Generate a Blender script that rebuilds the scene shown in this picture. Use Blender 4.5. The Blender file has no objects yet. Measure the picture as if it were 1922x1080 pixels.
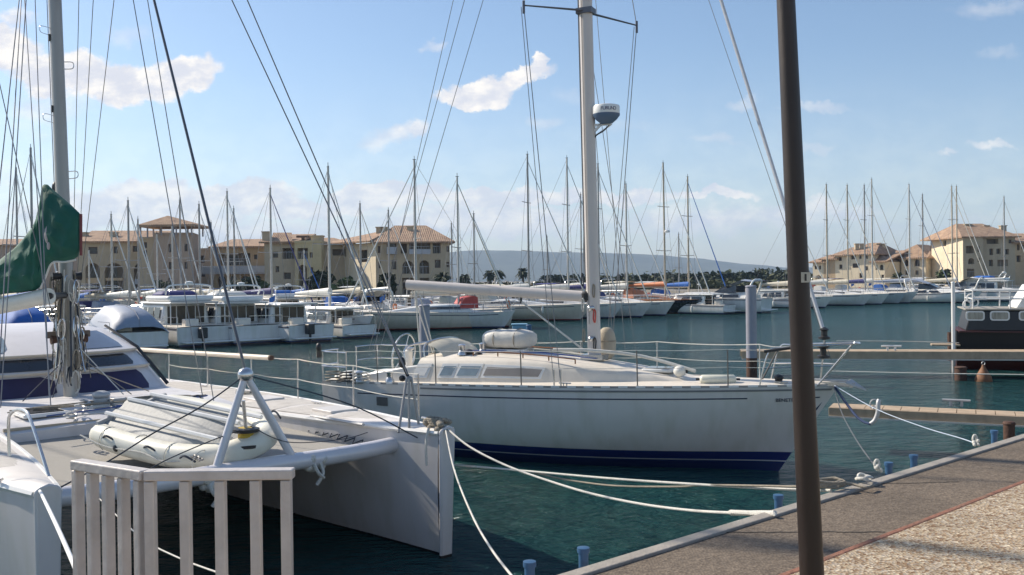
HAZE=True
import bpy, bmesh, math, random
from mathutils import Vector, Matrix
random.seed(7)
V = Vector
R = math.radians
sc = bpy.context.scene
col = sc.collection
H = 3.2                      # eye height above the water
F = 1750.0                   # focal length in photo pixels
PITCH, ROLL = R(0.43), R(0.7)
CAMR = Matrix.Rotation(R(90) - PITCH, 3, 'X') @ Matrix.Rotation(-ROLL, 3, 'Z')
EYE = V((0, 0, H))

def ray(u, v):
    return CAMR @ V(((u - 961) / F, -(v - 540) / F, -1))
def PY(u, v, y):
    d = ray(u, v); return EYE + d * (y / d.y)
def PZ(u, v, z):
    d = ray(u, v); return EYE + d * ((z - H) / d.z)
def on(o, u, v, axis, val):
    """photo point on the plane local axis = val of object o, in o's coordinates"""
    m = o.matrix_basis.inverted(); e = m @ EYE; d = m.to_3x3() @ ray(u, v)
    return e + d * ((val - e[axis]) / d[axis])
def loc(o, p): return o.matrix_basis.inverted() @ V(p)

# ------------------------------------------------------------------ meshes
class MB:
    def __init__(s): s.v = []; s.f = []
    def add(s, vs, fs):
        k = len(s.v); s.v += [tuple(v) for v in vs]; s.f += [tuple(i + k for i in f) for f in fs]; return s
    def box(s, c, d, m=None):
        x, y, z = d[0] / 2, d[1] / 2, d[2] / 2
        vs = [V((a * x, b * y, e * z)) for a in (-1, 1) for b in (-1, 1) for e in (-1, 1)]
        if m: vs = [m @ v for v in vs]
        vs = [v + V(c) for v in vs]
        return s.add(vs, [(0, 1, 3, 2), (4, 6, 7, 5), (0, 4, 5, 1), (2, 3, 7, 6), (0, 2, 6, 4), (1, 5, 7, 3)])
    def hexa(s, b, t):
        """bottom quad and top quad"""
        return s.add(list(b) + list(t), [(3, 2, 1, 0), (4, 5, 6, 7), (0, 1, 5, 4), (1, 2, 6, 5), (2, 3, 7, 6), (3, 0, 4, 7)])
    def slab(s, pts, n):
        """polygon pts extruded along vector n"""
        k = len(pts); n = V(n); a = [V(p) for p in pts]; b = [p + n for p in a]
        return s.add(a + b, [tuple(range(k))[::-1], tuple(range(k, 2 * k))] + [(i, (i + 1) % k, (i + 1) % k + k, i + k) for i in range(k)])
    def bar(s, p0, p1, r, n=8, r2=None, sq=1.0):
        p0, p1 = V(p0), V(p1); d = (p1 - p0)
        if d.length < 1e-6: return s
        d.normalize(); a = d.cross(V((0, 0, 1)))
        if a.length < .01: a = V((1, 0, 0)) 
        a.normalize(); b = d.cross(a); r2 = r if r2 is None else r2
        vs = []
        for p, q in ((p0, r), (p1, r2)):
            for i in range(n):
                t = 2 * math.pi * (i + .5) / n; vs.append(p + a * math.cos(t) * q + b * math.sin(t) * q * sq)
        return s.add(vs, [(i, (i + 1) % n, (i + 1) % n + n, i + n) for i in range(n)] + [tuple(range(n))[::-1], tuple(range(n, 2 * n))])
    def sqbar(s, p0, p1, w, h=None):
        return s.bar(p0, p1, w * .7071, 4)
    def tube(s, pts, r, n=6, closed=False):
        pts = [V(p) for p in pts]; k = len(pts); vs = []; prev = None
        rr = r if isinstance(r, (list, tuple)) else [r] * k
        for i, p in enumerate(pts):
            if closed: t = pts[(i + 1) % k] - pts[i - 1]
            else: t = pts[min(i + 1, k - 1)] - pts[max(i - 1, 0)]
            t.normalize()
            if prev is None:
                a = t.cross(V((0, 0, 1)))
                if a.length < .05: a = t.cross(V((1, 0, 0)))
            else: a = prev - t * prev.dot(t)
            a.normalize(); prev = a; b = t.cross(a)
            for j in range(n):
                q = 2 * math.pi * j / n; vs.append(p + (a * math.cos(q) + b * math.sin(q)) * rr[i])
        fs = []
        for i in range(k if closed else k - 1):
            i2 = (i + 1) % k
            for j in range(n): fs.append((i * n + j, i * n + (j + 1) % n, i2 * n + (j + 1) % n, i2 * n + j))
        if not closed: fs += [tuple(range(n))[::-1], tuple(range((k - 1) * n, k * n))]
        return s.add(vs, fs)
    def lathe(s, prof, c=(0, 0, 0), n=16, m=None, sx=1, sy=1):
        vs = []
        for r, z in prof:
            for i in range(n):
                t = 2 * math.pi * i / n; p = V((r * math.cos(t) * sx, r * math.sin(t) * sy, z))
                if m: p = m @ p
                vs.append(p + V(c))
        k = len(prof)
        fs = [(a * n + i, a * n + (i + 1) % n, (a + 1) * n + (i + 1) % n, (a + 1) * n + i) for a in range(k - 1) for i in range(n)]
        return s.add(vs, fs + [tuple(range(n))[::-1], tuple(range((k - 1) * n, k * n))])
    def ell(s, c, d, n=14, k=8, m=None, p=1.0):
        prof = []
        for i in range(k + 1):
            t = -math.pi / 2 + math.pi * i / k
            prof.append((max(abs(math.cos(t)) ** p, .001), math.copysign(abs(math.sin(t)) ** p, math.sin(t))))
        mm = (m or Matrix.Identity(3)) @ Matrix.Diagonal(V(d))
        return s.lathe(prof, c, n, mm)
    def grid(s, rows, closed=False):
        n = len(rows[0]); vs = [p for r in rows for p in r]; fs = []
        for i in range(len(rows) - 1):
            for j in range(n if closed else n - 1):
                j2 = (j + 1) % n; fs.append((i * n + j, i * n + j2, (i + 1) * n + j2, (i + 1) * n + j))
        return s.add(vs, fs)
    def build(s, name, m, parent=None, smooth=35, bevel=0):
        me = bpy.data.meshes.new(name); me.from_pydata(s.v, [], s.f); me.validate()
        bm = bmesh.new(); bm.from_mesh(me); bmesh.ops.recalc_face_normals(bm, faces=bm.faces); bm.to_mesh(me); bm.free()
        if smooth:
            me.shade_smooth()
            try: me.set_sharp_from_angle(angle=R(smooth))
            except Exception: pass
        me.materials.append(m)
        o = bpy.data.objects.new(name, me); col.objects.link(o)
        if parent is not None: o.parent = parent
        if bevel:
            b = o.modifiers.new('bevel', 'BEVEL'); b.width = bevel; b.segments = 2; b.limit_method = 'ANGLE'; b.angle_limit = R(40)
        return o

def tag(o, label=None, cat=None, group=None, kind=None):
    if label: o['label'] = label
    if cat: o['category'] = cat
    if group: o['group'] = group
    if kind: o['kind'] = kind
    return o
def thing(name, label, cat, l=(0, 0, 0), rz=0, group=None):
    o = bpy.data.objects.new(name, None); o.empty_display_size = .3; col.objects.link(o)
    o.location = l; o.rotation_euler = (0, 0, rz)
    o.matrix_basis = Matrix.Translation(V(l)) @ Matrix.Rotation(rz, 4, 'Z')
    return tag(o, label, cat, group)
def text_mesh(name, body, size, m, parent, mw, depth=.002):
    cu = bpy.data.curves.new(name, 'FONT'); cu.body = body; cu.size = size; cu.extrude = depth; cu.align_x = 'CENTER'; cu.align_y = 'CENTER'
    t = bpy.data.objects.new(name, cu); col.objects.link(t); bpy.context.view_layer.update()
    me = bpy.data.meshes.new_from_object(t.evaluated_get(bpy.context.evaluated_depsgraph_get()))
    bpy.data.objects.remove(t); me.transform(mw); me.materials.clear(); me.materials.append(m)
    o = bpy.data.objects.new(name, me); col.objects.link(o); o.parent = parent; return o
def lerp(a, b, t): return a + (b - a) * t
def sag(p, q, s, n=14):
    p, q = V(p), V(q); return [p.lerp(q, i / n) - V((0, 0, s * 4 * (i / n) * (1 - i / n))) for i in range(n + 1)]
def smoothpts(pts, n=6):
    pts = [V(p) for p in pts]; out = []
    for i in range(len(pts) - 1):
        a, b, c, d = pts[max(i - 1, 0)], pts[i], pts[i + 1], pts[min(i + 2, len(pts) - 1)]
        for j in range(n):
            t = j / n
            out.append(.5 * ((2 * b) + (c - a) * t + (2 * a - 5 * b + 4 * c - d) * t * t + (3 * b - a - 3 * c + d) * t ** 3))
    return out + [pts[-1]]

# ------------------------------------------------------------------ materials
MATS = {}
def mat(name, c, rough=.5, metal=0, var=.12, vs=3.0, bump=0, bs=20, spec=.5, dirt=0, coat=0, stretch=None):
    if name in MATS: return MATS[name]
    m = bpy.data.materials.new(name); m.use_nodes = True; nt = m.node_tree; N = nt.nodes; L = nt.links
    p = N['Principled BSDF']; p.inputs['Roughness'].default_value = rough; p.inputs['Metallic'].default_value = metal
    p.inputs['Specular IOR Level'].default_value = spec; p.inputs['Coat Weight'].default_value = coat
    tc = N.new('ShaderNodeTexCoord'); mp = N.new('ShaderNodeMapping'); L.new(tc.outputs['Object'], mp.inputs['Vector'])
    if stretch: mp.inputs['Scale'].default_value = stretch
    n = N.new('ShaderNodeTexNoise'); n.inputs['Scale'].default_value = vs; n.inputs['Detail'].default_value = 6; n.inputs['Roughness'].default_value = .65
    L.new(mp.outputs[0], n.inputs['Vector'])
    cr = N.new('ShaderNodeValToRGB'); L.new(n.outputs['Fac'], cr.inputs['Fac'])
    cr.color_ramp.elements[0].position = .3; cr.color_ramp.elements[1].position = .7
    d = c[:3]
    cr.color_ramp.elements[0].color = tuple(x * (1 - var) for x in d) + (1,)
    cr.color_ramp.elements[1].color = tuple(min(1, x * (1 + var * .6)) for x in d) + (1,)
    out = cr.outputs[0]
    if dirt:
        n2 = N.new('ShaderNodeTexNoise'); n2.inputs['Scale'].default_value = 1.7; n2.inputs['Detail'].default_value = 8
        mp2 = N.new('ShaderNodeMapping'); mp2.inputs['Scale'].default_value = (3, 3, .5); L.new(tc.outputs['Object'], mp2.inputs['Vector']); L.new(mp2.outputs[0], n2.inputs['Vector'])
        r2 = N.new('ShaderNodeMapRange'); r2.inputs[1].default_value = .52; r2.inputs[2].default_value = .75; r2.inputs[4].default_value = dirt; L.new(n2.outputs['Fac'], r2.inputs[0])
        mx = N.new('ShaderNodeMixRGB'); L.new(r2.outputs[0], mx.inputs[0]); L.new(out, mx.inputs[1]); mx.inputs[2].default_value = (.16, .12, .08, 1); out = mx.outputs[0]
    L.new(out, p.inputs['Base Color'])
    if bump:
        b = N.new('ShaderNodeBump'); b.inputs['Strength'].default_value = bump; b.inputs['Distance'].default_value = .02
        nb = N.new('ShaderNodeTexNoise'); nb.inputs['Scale'].default_value = bs; nb.inputs['Detail'].default_value = 4; L.new(mp.outputs[0], nb.inputs['Vector'])
        L.new(nb.outputs['Fac'], b.inputs['Height']); L.new(b.outputs[0], p.inputs['Normal'])
    MATS[name] = m; return m
def hullmat(name, top, bands, rough=.22, stain=.35):
    """bands: list of (z, colour) from below upwards; above the last the colour top"""
    if name in MATS: return MATS[name]
    m = mat(name, top, rough, var=.05, vs=1.2, coat=.3, bump=.04, bs=2.5); nt = m.node_tree; N = nt.nodes; L = nt.links
    p = N['Principled BSDF']; src = p.inputs['Base Color'].links[0].from_socket
    tc = N.new('ShaderNodeTexCoord'); sp = N.new('ShaderNodeSeparateXYZ'); L.new(tc.outputs['Object'], sp.inputs[0])
    # yellowish stain and drips above the waterline
    ns = N.new('ShaderNodeTexNoise'); ns.inputs['Scale'].default_value = 2; ns.inputs['Detail'].default_value = 8
    mp = N.new('ShaderNodeMapping'); mp.inputs['Scale'].default_value = (2.2, 2.2, .35); L.new(tc.outputs['Object'], mp.inputs['Vector']); L.new(mp.outputs[0], ns.inputs['Vector'])
    mr = N.new('ShaderNodeMapRange'); mr.inputs[1].default_value = .45; mr.inputs[2].default_value = .8; mr.inputs[4].default_value = stain; L.new(ns.outputs['Fac'], mr.inputs[0])
    mx = N.new('ShaderNodeMixRGB'); L.new(mr.outputs[0], mx.inputs[0]); L.new(src, mx.inputs[1]); mx.inputs[2].default_value = tuple(x * .62 for x in top[:2]) + (top[2] * .45, 1)
    cur = mx.outputs[0]
    for z, c in reversed(bands):
        lt = N.new('ShaderNodeMath'); lt.operation = 'LESS_THAN'; L.new(sp.outputs[2], lt.inputs[0]); lt.inputs[1].default_value = z
        mm = N.new('ShaderNodeMixRGB'); L.new(lt.outputs[0], mm.inputs[0]); L.new(cur, mm.inputs[1]); mm.inputs[2].default_value = tuple(c) + (1,); cur = mm.outputs[0]
    L.new(cur, p.inputs['Base Color']); return m

white = mat('gelcoat_white', (.78, .77, .74), .3, var=.06, vs=2, dirt=.12)
cream = mat('deck_cream', (.72, .66, .57), .55, var=.08, vs=4, bump=.15, bs=120, dirt=.1)
greydeck = mat('deck_grey', (.42, .43, .45), .6, var=.1, vs=3, bump=.1, bs=90)
alu = mat('mast_aluminium', (.66, .64, .60), .38, .35, var=.08, vs=5, stretch=(1, 1, .2))
alu2 = mat('mast_painted', (.62, .57, .53), .35, .0, var=.07, vs=5, stretch=(1, 1, .2))
steel = mat('stainless_steel', (.62, .62, .62), .25, .85, var=.1)
galv = mat('galvanised_steel', (.48, .48, .48), .5, .3, var=.15, vs=6, dirt=.2)
wire = mat('rigging_wire', (.22, .22, .23), .45, .5, var=.1)
wired = mat('dark_rope', (.03, .04, .06), .8, var=.2, vs=30)
ropew = mat('white_rope', (.68, .66, .6), .85, var=.22, vs=60, bump=.6, bs=140)
roped = mat('weathered_rope', (.33, .29, .23), .9, var=.3, vs=60, bump=.6, bs=140)
ropeb = mat('navy_rope', (.012, .03, .09), .8, var=.2, vs=60, bump=.5, bs=140)
black = mat('black_plastic', (.02, .02, .022), .45, var=.2)
glass = mat('dark_window', (.025, .03, .04), .08, var=.2, spec=.7)
glassb = mat('blue_window_cover', (.026, .022, .075), .5, var=.18, vs=5)
glassl = mat('pale_window', (.22, .28, .32), .12, var=.3, spec=.7)
canvasw = mat('canvas_grey', (.27, .31, .39), .55, var=.1, vs=3, bump=.3, bs=6)
canvasb = mat('canvas_blue', (.02, .12, .42), .7, var=.12, bump=.3, bs=6)
canvasn = mat('canvas_navy', (.04, .04, .16), .7, var=.12, bump=.3, bs=6)
canvasc = mat('canvas_cream', (.62, .57, .46), .75, var=.1, bump=.3, bs=6)
green = mat('canvas_green', (.005, .095, .064), .7, var=.2, vs=5, bump=.5, bs=7)
orange = mat('orange_canvas', (.6, .2, .08), .6, var=.15)
red = mat('red_paint', (.5, .06, .04), .5, var=.15)
yellow = mat('yellow_drum', (.5, .34, .03), .5, var=.2)
woodm = mat('varnished_wood', (.25, .1, .035), .35, var=.25, vs=6, stretch=(1, 8, 8))
bluem = mat('blue_steel', (.04, .11, .22), .45, var=.25, vs=8, dirt=.35)
rust = mat('rusty_steel', (.09, .045, .03), .8, var=.4, vs=9, bump=.4, bs=30)
pilem = mat('pile_grey', (.30, .30, .35), .5, var=.12, vs=4, dirt=.2)
pontm = mat('pontoon_timber', (.46, .35, .24), .8, var=.2, vs=4, bump=.3, bs=40, dirt=.3)
concm = mat('concrete_float', (.36, .34, .31), .85, var=.2, vs=6, bump=.3, bs=40, dirt=.4)
fender = mat('fender_vinyl', (.66, .65, .6), .45, var=.1)
polem = mat('lamp_post_paint', (.024, .016, .014), .42, .1, var=.3, vs=7, bump=.1, bs=30, dirt=.3, stretch=(1, 1, .25))
gatem = mat('gate_aluminium', (.56, .52, .49), .5, .25, var=.16, vs=9, bump=.15, bs=30, dirt=.25)
skin = mat('dinghy_tube', (.74, .72, .62), .5, var=.08, vs=4, dirt=.15)
# ------------------------------------------------------------------ camera, light, world
cam = bpy.data.cameras.new('camera'); co = bpy.data.objects.new('camera', cam); col.objects.link(co)
co.matrix_world = Matrix.Translation(EYE) @ CAMR.to_4x4(); cam.sensor_width = 36; cam.lens = 36 * F / 1922; cam.clip_end = 30000; cam.clip_start = .05
sc.camera = co
SUNA, SUNE = R(29), R(37)       # sun: to the left, a little ahead of the camera
S = V((-math.cos(SUNA) * math.cos(SUNE), math.sin(SUNA) * math.cos(SUNE), math.sin(SUNE)))
sl = bpy.data.lights.new('sun', 'SUN'); sl.energy = 5.0; sl.angle = R(.55); sl.color = (1, .90, .76)
so = bpy.data.objects.new('sun', sl); col.objects.link(so); so.rotation_euler = S.to_track_quat('Z', 'Y').to_euler(); so.location = (0, 0, 50)
sc.view_settings.view_transform = 'Standard'; sc.view_settings.look = 'None'; sc.view_settings.exposure = EXPO = 0.32; sc.view_settings.gamma = 1

w = bpy.data.worlds.new('World'); sc.world = w; w.use_nodes = True; nt = w.node_tree; N = nt.nodes; L = nt.links
bg = N['Background']; bg.inputs['Strength'].default_value = .118
sky = N.new('ShaderNodeTexSky'); sky.sky_type = 'NISHITA'; sky.sun_disc = False; sky.sun_elevation = SUNE
sky.sun_rotation = math.atan2(S.x, S.y); sky.air_density = 1.0; sky.dust_density = .6; sky.ozone_density = 2.3
tc = N.new('ShaderNodeTexCoord'); sep = N.new('ShaderNodeSeparateXYZ'); L.new(tc.outputs['Generated'], sep.inputs[0])
def mth(op, a, b=None, c=None, clamp=False):
    n = N.new('ShaderNodeMath'); n.operation = op; n.use_clamp = clamp
    for i, x in enumerate((a, b, c)):
        if x is None: continue
        if isinstance(x, (int, float)): n.inputs[i].default_value = x
        else: L.new(x, n.inputs[i])
    return n.outputs[0]
yy = mth('MAXIMUM', sep.outputs[1], .05)
U = mth('DIVIDE', sep.outputs[0], yy); W = mth('DIVIDE', sep.outputs[2], yy)
cmb = N.new('ShaderNodeCombineXYZ'); L.new(U, cmb.inputs[0]); L.new(W, cmb.inputs[1])
def noise(scale, det=8, rough=.6, sy=1.0, off=0):
    mp = N.new('ShaderNodeMapping'); mp.inputs['Scale'].default_value = (scale, scale * sy, 1); mp.inputs['Location'].default_value = (off, off, 0); L.new(cmb.outputs[0], mp.inputs['Vector'])
    n = N.new('ShaderNodeTexNoise'); n.inputs['Scale'].default_value = 1; n.inputs['Detail'].default_value = det; n.inputs['Roughness'].default_value = rough; L.new(mp.outputs[0], n.inputs['Vector'])
    return n
n1 = noise(16, 9, .62); n2 = noise(7, 7, .6, 2.6, 3.3); n3 = noise(26, 8, .6, 1.6, 7.1)
sepn = N.new('ShaderNodeSeparateColor'); L.new(n1.outputs['Color'], sepn.inputs[0])
Ud = mth('ADD', U, mth('MULTIPLY', mth('SUBTRACT', sepn.outputs[0], .5), .07)); Wd = mth('ADD', W, mth('MULTIPLY', mth('SUBTRACT', sepn.outputs[1], .5), .06))
def blob(px, py, rx, ry, ang=0, soft=1.0):
    d = ray(px, py); cx, cy = d.x / d.y, d.z / d.y; rx /= F; ry /= F
    du = mth('SUBTRACT', Ud, cx); dw = mth('SUBTRACT', Wd, cy); c, s_ = math.cos(ang), math.sin(ang)
    a = mth('ADD', mth('MULTIPLY', du, c / rx), mth('MULTIPLY', dw, s_ / rx)); b = mth('ADD', mth('MULTIPLY', du, -s_ / ry), mth('MULTIPLY', dw, c / ry))
    r2 = mth('ADD', mth('MULTIPLY', a, a), mth('MULTIPLY', b, b))
    return mth('MULTIPLY', mth('SUBTRACT', 1.0, r2, clamp=True), soft)
def allmax(l):
    o = l[0]
    for x in l[1:]: o = mth('MAXIMUM', o, x)
    return o
cum = allmax([blob(225, 160, 130, 50, -.05), blob(340, 135, 95, 42, .3), blob(150, 130, 70, 50), blob(20, 90, 75, 62), blob(85, 140, 70, 50),
              blob(905, 170, 95, 30, .12), blob(985, 148, 60, 22, .3), blob(1006, 128, 18, 24), blob(870, 180, 60, 22), blob(40, 30, 60, 30, 0, .5)])
wisp = allmax([blob(735, 250, 110, 34, .25, .7), blob(790, 240, 40, 22, .4, .9), blob(1030, 225, 60, 26, 0, .55), blob(1180, 235, 140, 30, -.1, .5), blob(1340, 268, 150, 16, 0, .5),
               blob(1530, 205, 120, 14, 0, .5), blob(1540, 270, 90, 18, 0, .5), blob(1860, 272, 80, 14, 0, .9), blob(1775, 292, 45, 9, 0, .8), blob(1390, 195, 50, 16, .2, .6), blob(815, 80, 30, 16, 0, .7),
               blob(100, 200, 130, 50, 0, .6), blob(250, 70, 90, 30, 0, .45), blob(1860, 10, 110, 30, 0, .6), blob(1880, 110, 80, 22, 0, .4), blob(1090, 180, 130, 30, 0, .4), blob(40, 250, 100, 60, 0, .45), blob(1480, 370, 200, 30, 0, .3)])
band = allmax([blob(380, 365, 240, 32, .02), blob(560, 385, 260, 30, -.04), blob(250, 400, 330, 55, 0, .8), blob(720, 370, 160, 28, .05), blob(930, 372, 190, 26, .03), blob(1150, 372, 170, 20, -.02), blob(1330, 368, 120, 14, -.05),
               blob(450, 440, 420, 50, 0, .6), blob(900, 420, 400, 48, 0, .62), blob(1350, 415, 360, 46, 0, .6), blob(1750, 420, 330, 60, 0, .38), blob(60, 330, 200, 80, 0, .4), blob(1560, 395, 160, 32, 0, .5)])
def ramp(x, a, b):
    n = N.new('ShaderNodeMapRange'); n.interpolation_type = 'SMOOTHSTEP'; L.new(x, n.inputs[0]); n.inputs[1].default_value = a; n.inputs[2].default_value = b; return n.outputs[0]
c1 = ramp(mth('MULTIPLY', cum, mth('ADD', .55, mth('MULTIPLY', n3.outputs['Fac'], .95))), .16, .60)
c2 = mth('MULTIPLY', ramp(mth('MULTIPLY', wisp, mth('MULTIPLY', n2.outputs['Fac'], 2.0)), .18, .95), .8)
c3 = mth('MULTIPLY', ramp(mth('MULTIPLY', band, mth('MULTIPLY', n2.outputs['Fac'], 2.0)), .10, .66), .85)
low = mth('MULTIPLY', ramp(W, .26, -.02), .34)      # thin veil of cloud towards the horizon
cl = allmax([c1, c2, c3, low])
shade = N.new('ShaderNodeMixRGB'); L.new(mth('MULTIPLY', ramp(n3.outputs['Fac'], .38, .66), 1.0), shade.inputs[0])
shade.inputs[1].default_value = (5.5, 5.6, 6.1, 1); shade.inputs[2].default_value = (7.9, 7.5, 7.0, 1)
lowm = N.new('ShaderNodeMixRGB'); L.new(ramp(W, .075, .01), lowm.inputs[0]); L.new(shade.outputs[0], lowm.inputs[1]); lowm.inputs[2].default_value = (4.5, 4.8, 5.5, 1)
mx = N.new('ShaderNodeMixRGB'); L.new(cl, mx.inputs[0]); L.new(sky.outputs[0], mx.inputs[1]); L.new(lowm.outputs[0], mx.inputs[2])
L.new(mx.outputs[0], bg.inputs['Color'])
# ------------------------------------------------------------------ water, land, hills, haze
def watermat():
    m = bpy.data.materials.new('harbour_water'); m.use_nodes = True; nt = m.node_tree; N = nt.nodes; L = nt.links; p = N['Principled BSDF']
    tc = N.new('ShaderNodeTexCoord')
    p.inputs['Roughness'].default_value = .07; p.inputs['IOR'].default_value = 1.33
    n = N.new('ShaderNodeTexNoise'); n.inputs['Scale'].default_value = .05; n.inputs['Detail'].default_value = 5; L.new(tc.outputs['Object'], n.inputs['Vector'])
    cr = N.new('ShaderNodeValToRGB'); L.new(n.outputs['Fac'], cr.inputs['Fac']); cr.color_ramp.elements[0].position = .35; cr.color_ramp.elements[1].position = .68
    cr.color_ramp.elements[0].color = (.012, .052, .051, 1); cr.color_ramp.elements[1].color = (.022, .096, .098, 1); L.new(cr.outputs[0], p.inputs['Base Color'])
    def nz(sx, sy, d, rz):
        mp = N.new('ShaderNodeMapping'); mp.inputs['Scale'].default_value = (sx, sy, 1); mp.inputs['Rotation'].default_value = (0, 0, rz); L.new(tc.outputs['Object'], mp.inputs['Vector'])
        q = N.new('ShaderNodeTexNoise'); q.inputs['Scale'].default_value = 1; q.inputs['Detail'].default_value = d; q.inputs['Roughness'].default_value = .6; L.new(mp.outputs[0], q.inputs['Vector']); return q.outputs['Fac']
    a = nz(1.1, 2.2, 5, .25); b = nz(4.5, 9, 5, -.2)
    ad = N.new('ShaderNodeMath'); ad.operation = 'MULTIPLY_ADD'; L.new(b, ad.inputs[0]); ad.inputs[1].default_value = .33; L.new(a, ad.inputs[2])
    bp = N.new('ShaderNodeBump'); bp.inputs['Strength'].default_value = .95; bp.inputs['Distance'].default_value = .5; L.new(ad.outputs[0], bp.inputs['Height']); L.new(bp.outputs[0], p.inputs['Normal'])
    return m
wm = watermat()
o = MB().add([(-4200, -50, 0), (4200, -50, 0), (4200, 3600, 0), (-4200, 3600, 0)], [(0, 1, 2, 3)]).build('water', wm, smooth=0); tag(o, kind='structure')
landm = mat('land_soil', (.22, .19, .14), .95, var=.25, vs=.2)
o = MB().slab([(-600, 78, -2), (-60, 86, -2), (4, 108, -2), (70, 142, -2), (500, 160, -2), (3300, 600, -2), (3300, 3500, -2), (-3300, 3500, -2), (-3300, 78, -2)], (0, 0, 3.1)).build('land', landm, smooth=0); tag(o, kind='structure')
# hills: real terrain about 3 km off
hillm = mat('hill_scrub', (.10, .11, .085), .95, var=.3, vs=.01)
prof = [(700, 500), (800, 482), (850, 473), (900, 470), (970, 471), (1060, 474), (1130, 475), (1200, 477), (1260, 481), (1320, 486), (1370, 493), (1420, 497), (1480, 503), (1560, 501), (1700, 500), (1850, 499), (2100, 498), (2500, 500)]
rows = []
rnd = random.Random(3)
dys = (2500, 2620, 2760, 2900, 3000, 3200)
def hp(u):
    if u <= prof[0][0]: return prof[0][1] + (prof[0][0] - u) * .03
    for (a, b), (c, d) in zip(prof, prof[1:]):
        if u <= c: return lerp(b, d, (u - a) / (c - a))
    return prof[-1][1]
for k, y in enumerate(dys):
    row = []
    for i in range(160):
        u = -600 + i * 24; p = PY(u, hp(u) + rnd.uniform(-.7, .7), 3000)
        t = (0, .28, .55, .8, 1, .9)[k]; row.append((p.x / 3000 * y, y, 1 + (p.z - 1) * t + (rnd.uniform(-4, 4) if 0 < k < 4 else 0)))
    rows.append(row)
o = MB().grid(rows).build('hills', hillm, smooth=80); tag(o, kind='structure')
hz = MB().box((0, 1785, 98), (8500, 3690, 204)).build('haze', None, smooth=0) if False else None
me = bpy.data.meshes.new('haze'); b_ = MB().box((0, 1785, 96), (8500, 3690, 200)); me.from_pydata(b_.v, [], b_.f)
hm = bpy.data.materials.new('haze_air'); hm.use_nodes = True; nt = hm.node_tree; nt.nodes.remove(nt.nodes['Principled BSDF'])
pv = nt.nodes.new('ShaderNodeVolumePrincipled'); pv.inputs['Color'].default_value = (.52, .72, 1, 1); pv.inputs['Density'].default_value = .00019; pv.inputs['Anisotropy'].default_value = .1
nt.links.new(pv.outputs[0], nt.nodes['Material Output'].inputs['Volume']); me.materials.append(hm)
if HAZE:
    ho = bpy.data.objects.new('haze', me); col.objects.link(ho); tag(ho, kind='stuff')

# ------------------------------------------------------------------ quay
ZQ = 1.55
def quaymats():
    out = []
    for nm, ca, cb, sc_, bmp in (('quay_asphalt', (.105, .080, .058), (.21, .165, .12), 34, .7), ('exposed_aggregate', (.17, .09, .04), (.68, .58, .42), 34, 1.0)):
        m = bpy.data.materials.new(nm); m.use_nodes = True; nt = m.node_tree; N = nt.nodes; L = nt.links; p = N['Principled BSDF']; p.inputs['Roughness'].default_value = .9
        tc = N.new('ShaderNodeTexCoord'); v = N.new('ShaderNodeTexVoronoi'); v.inputs['Scale'].default_value = sc_ * 1.6; v.inputs['Randomness'].default_value = 1; L.new(tc.outputs['Object'], v.inputs['Vector'])
        n = N.new('ShaderNodeTexNoise'); n.inputs['Scale'].default_value = 1.3; n.inputs['Detail'].default_value = 9; n.inputs['Roughness'].default_value = .7; L.new(tc.outputs['Object'], n.inputs['Vector'])
        sp = N.new('ShaderNodeSeparateColor'); L.new(v.outputs['Color'], sp.inputs[0])
        cr = N.new('ShaderNodeValToRGB'); L.new(sp.outputs[0], cr.inputs['Fac']); cr.color_ramp.elements[0].color = ca + (1,); cr.color_ramp.elements[1].color = cb + (1,)
        if nm == 'exposed_aggregate':
            e = cr.color_ramp.elements.new(.25); e.color = (.29, .20, .12, 1); e = cr.color_ramp.elements.new(.6); e.color = (.46, .37, .25, 1); e = cr.color_ramp.elements.new(.85); e.color = (.40, .33, .26, 1)
        mr = N.new('ShaderNodeMapRange'); mr.inputs[1].default_value = .3; mr.inputs[2].default_value = .7; mr.inputs[3].default_value = .72; mr.inputs[4].default_value = 1.15; L.new(n.outputs['Fac'], mr.inputs[0])
        mu = N.new('ShaderNodeMixRGB'); mu.blend_type = 'MULTIPLY'; mu.inputs[0].default_value = 1; L.new(cr.outputs[0], mu.inputs[1]); L.new(mr.outputs[0], mu.inputs[2]); L.new(mu.outputs[0], p.inputs['Base Color'])
        b = N.new('ShaderNodeBump'); b.inputs['Strength'].default_value = bmp; b.inputs['Distance'].default_value = .006; L.new(v.outputs['Distance'], b.inputs['Height']); L.new(b.outputs[0], p.inputs['Normal'])
        out.append(m)
    return out
asph, aggr = quaymats()
E0 = PZ(1050, 1083, ZQ); E1 = PZ(1922, 817, ZQ); ed = (E1 - E0).normalized(); en = V((ed.y, -ed.x, 0))   # en points onto the land
def Q(s, t, z=0): return E0 + ed * s + en * t + V((0, 0, z))
def strip(s0, s1, t0, t1, z0, z1): return MB().hexa([Q(s0, t0, z0), Q(s1, t0, z0), Q(s1, t1, z0), Q(s0, t1, z0)], [Q(s0, t0, z1), Q(s1, t0, z1), Q(s1, t1, z1), Q(s0, t1, z1)])
kerb0 = PZ(1546, 1056, ZQ + .05); kt = (kerb0 - E0).dot(en)
o = strip(-30, 60, .10, kt + .005, -2.5, 0).build('quay', asph, smooth=0); tag(o, kind='structure')
m_ = mat('coping_concrete', (.34, .31, .27), .85, var=.2, vs=7, bump=.4, bs=60, dirt=.25)
o = strip(-30, 60, 0, .10, -2.5, .018).build('quay_coping', m_, smooth=0, bevel=.008); tag(o, kind='structure')
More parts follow.
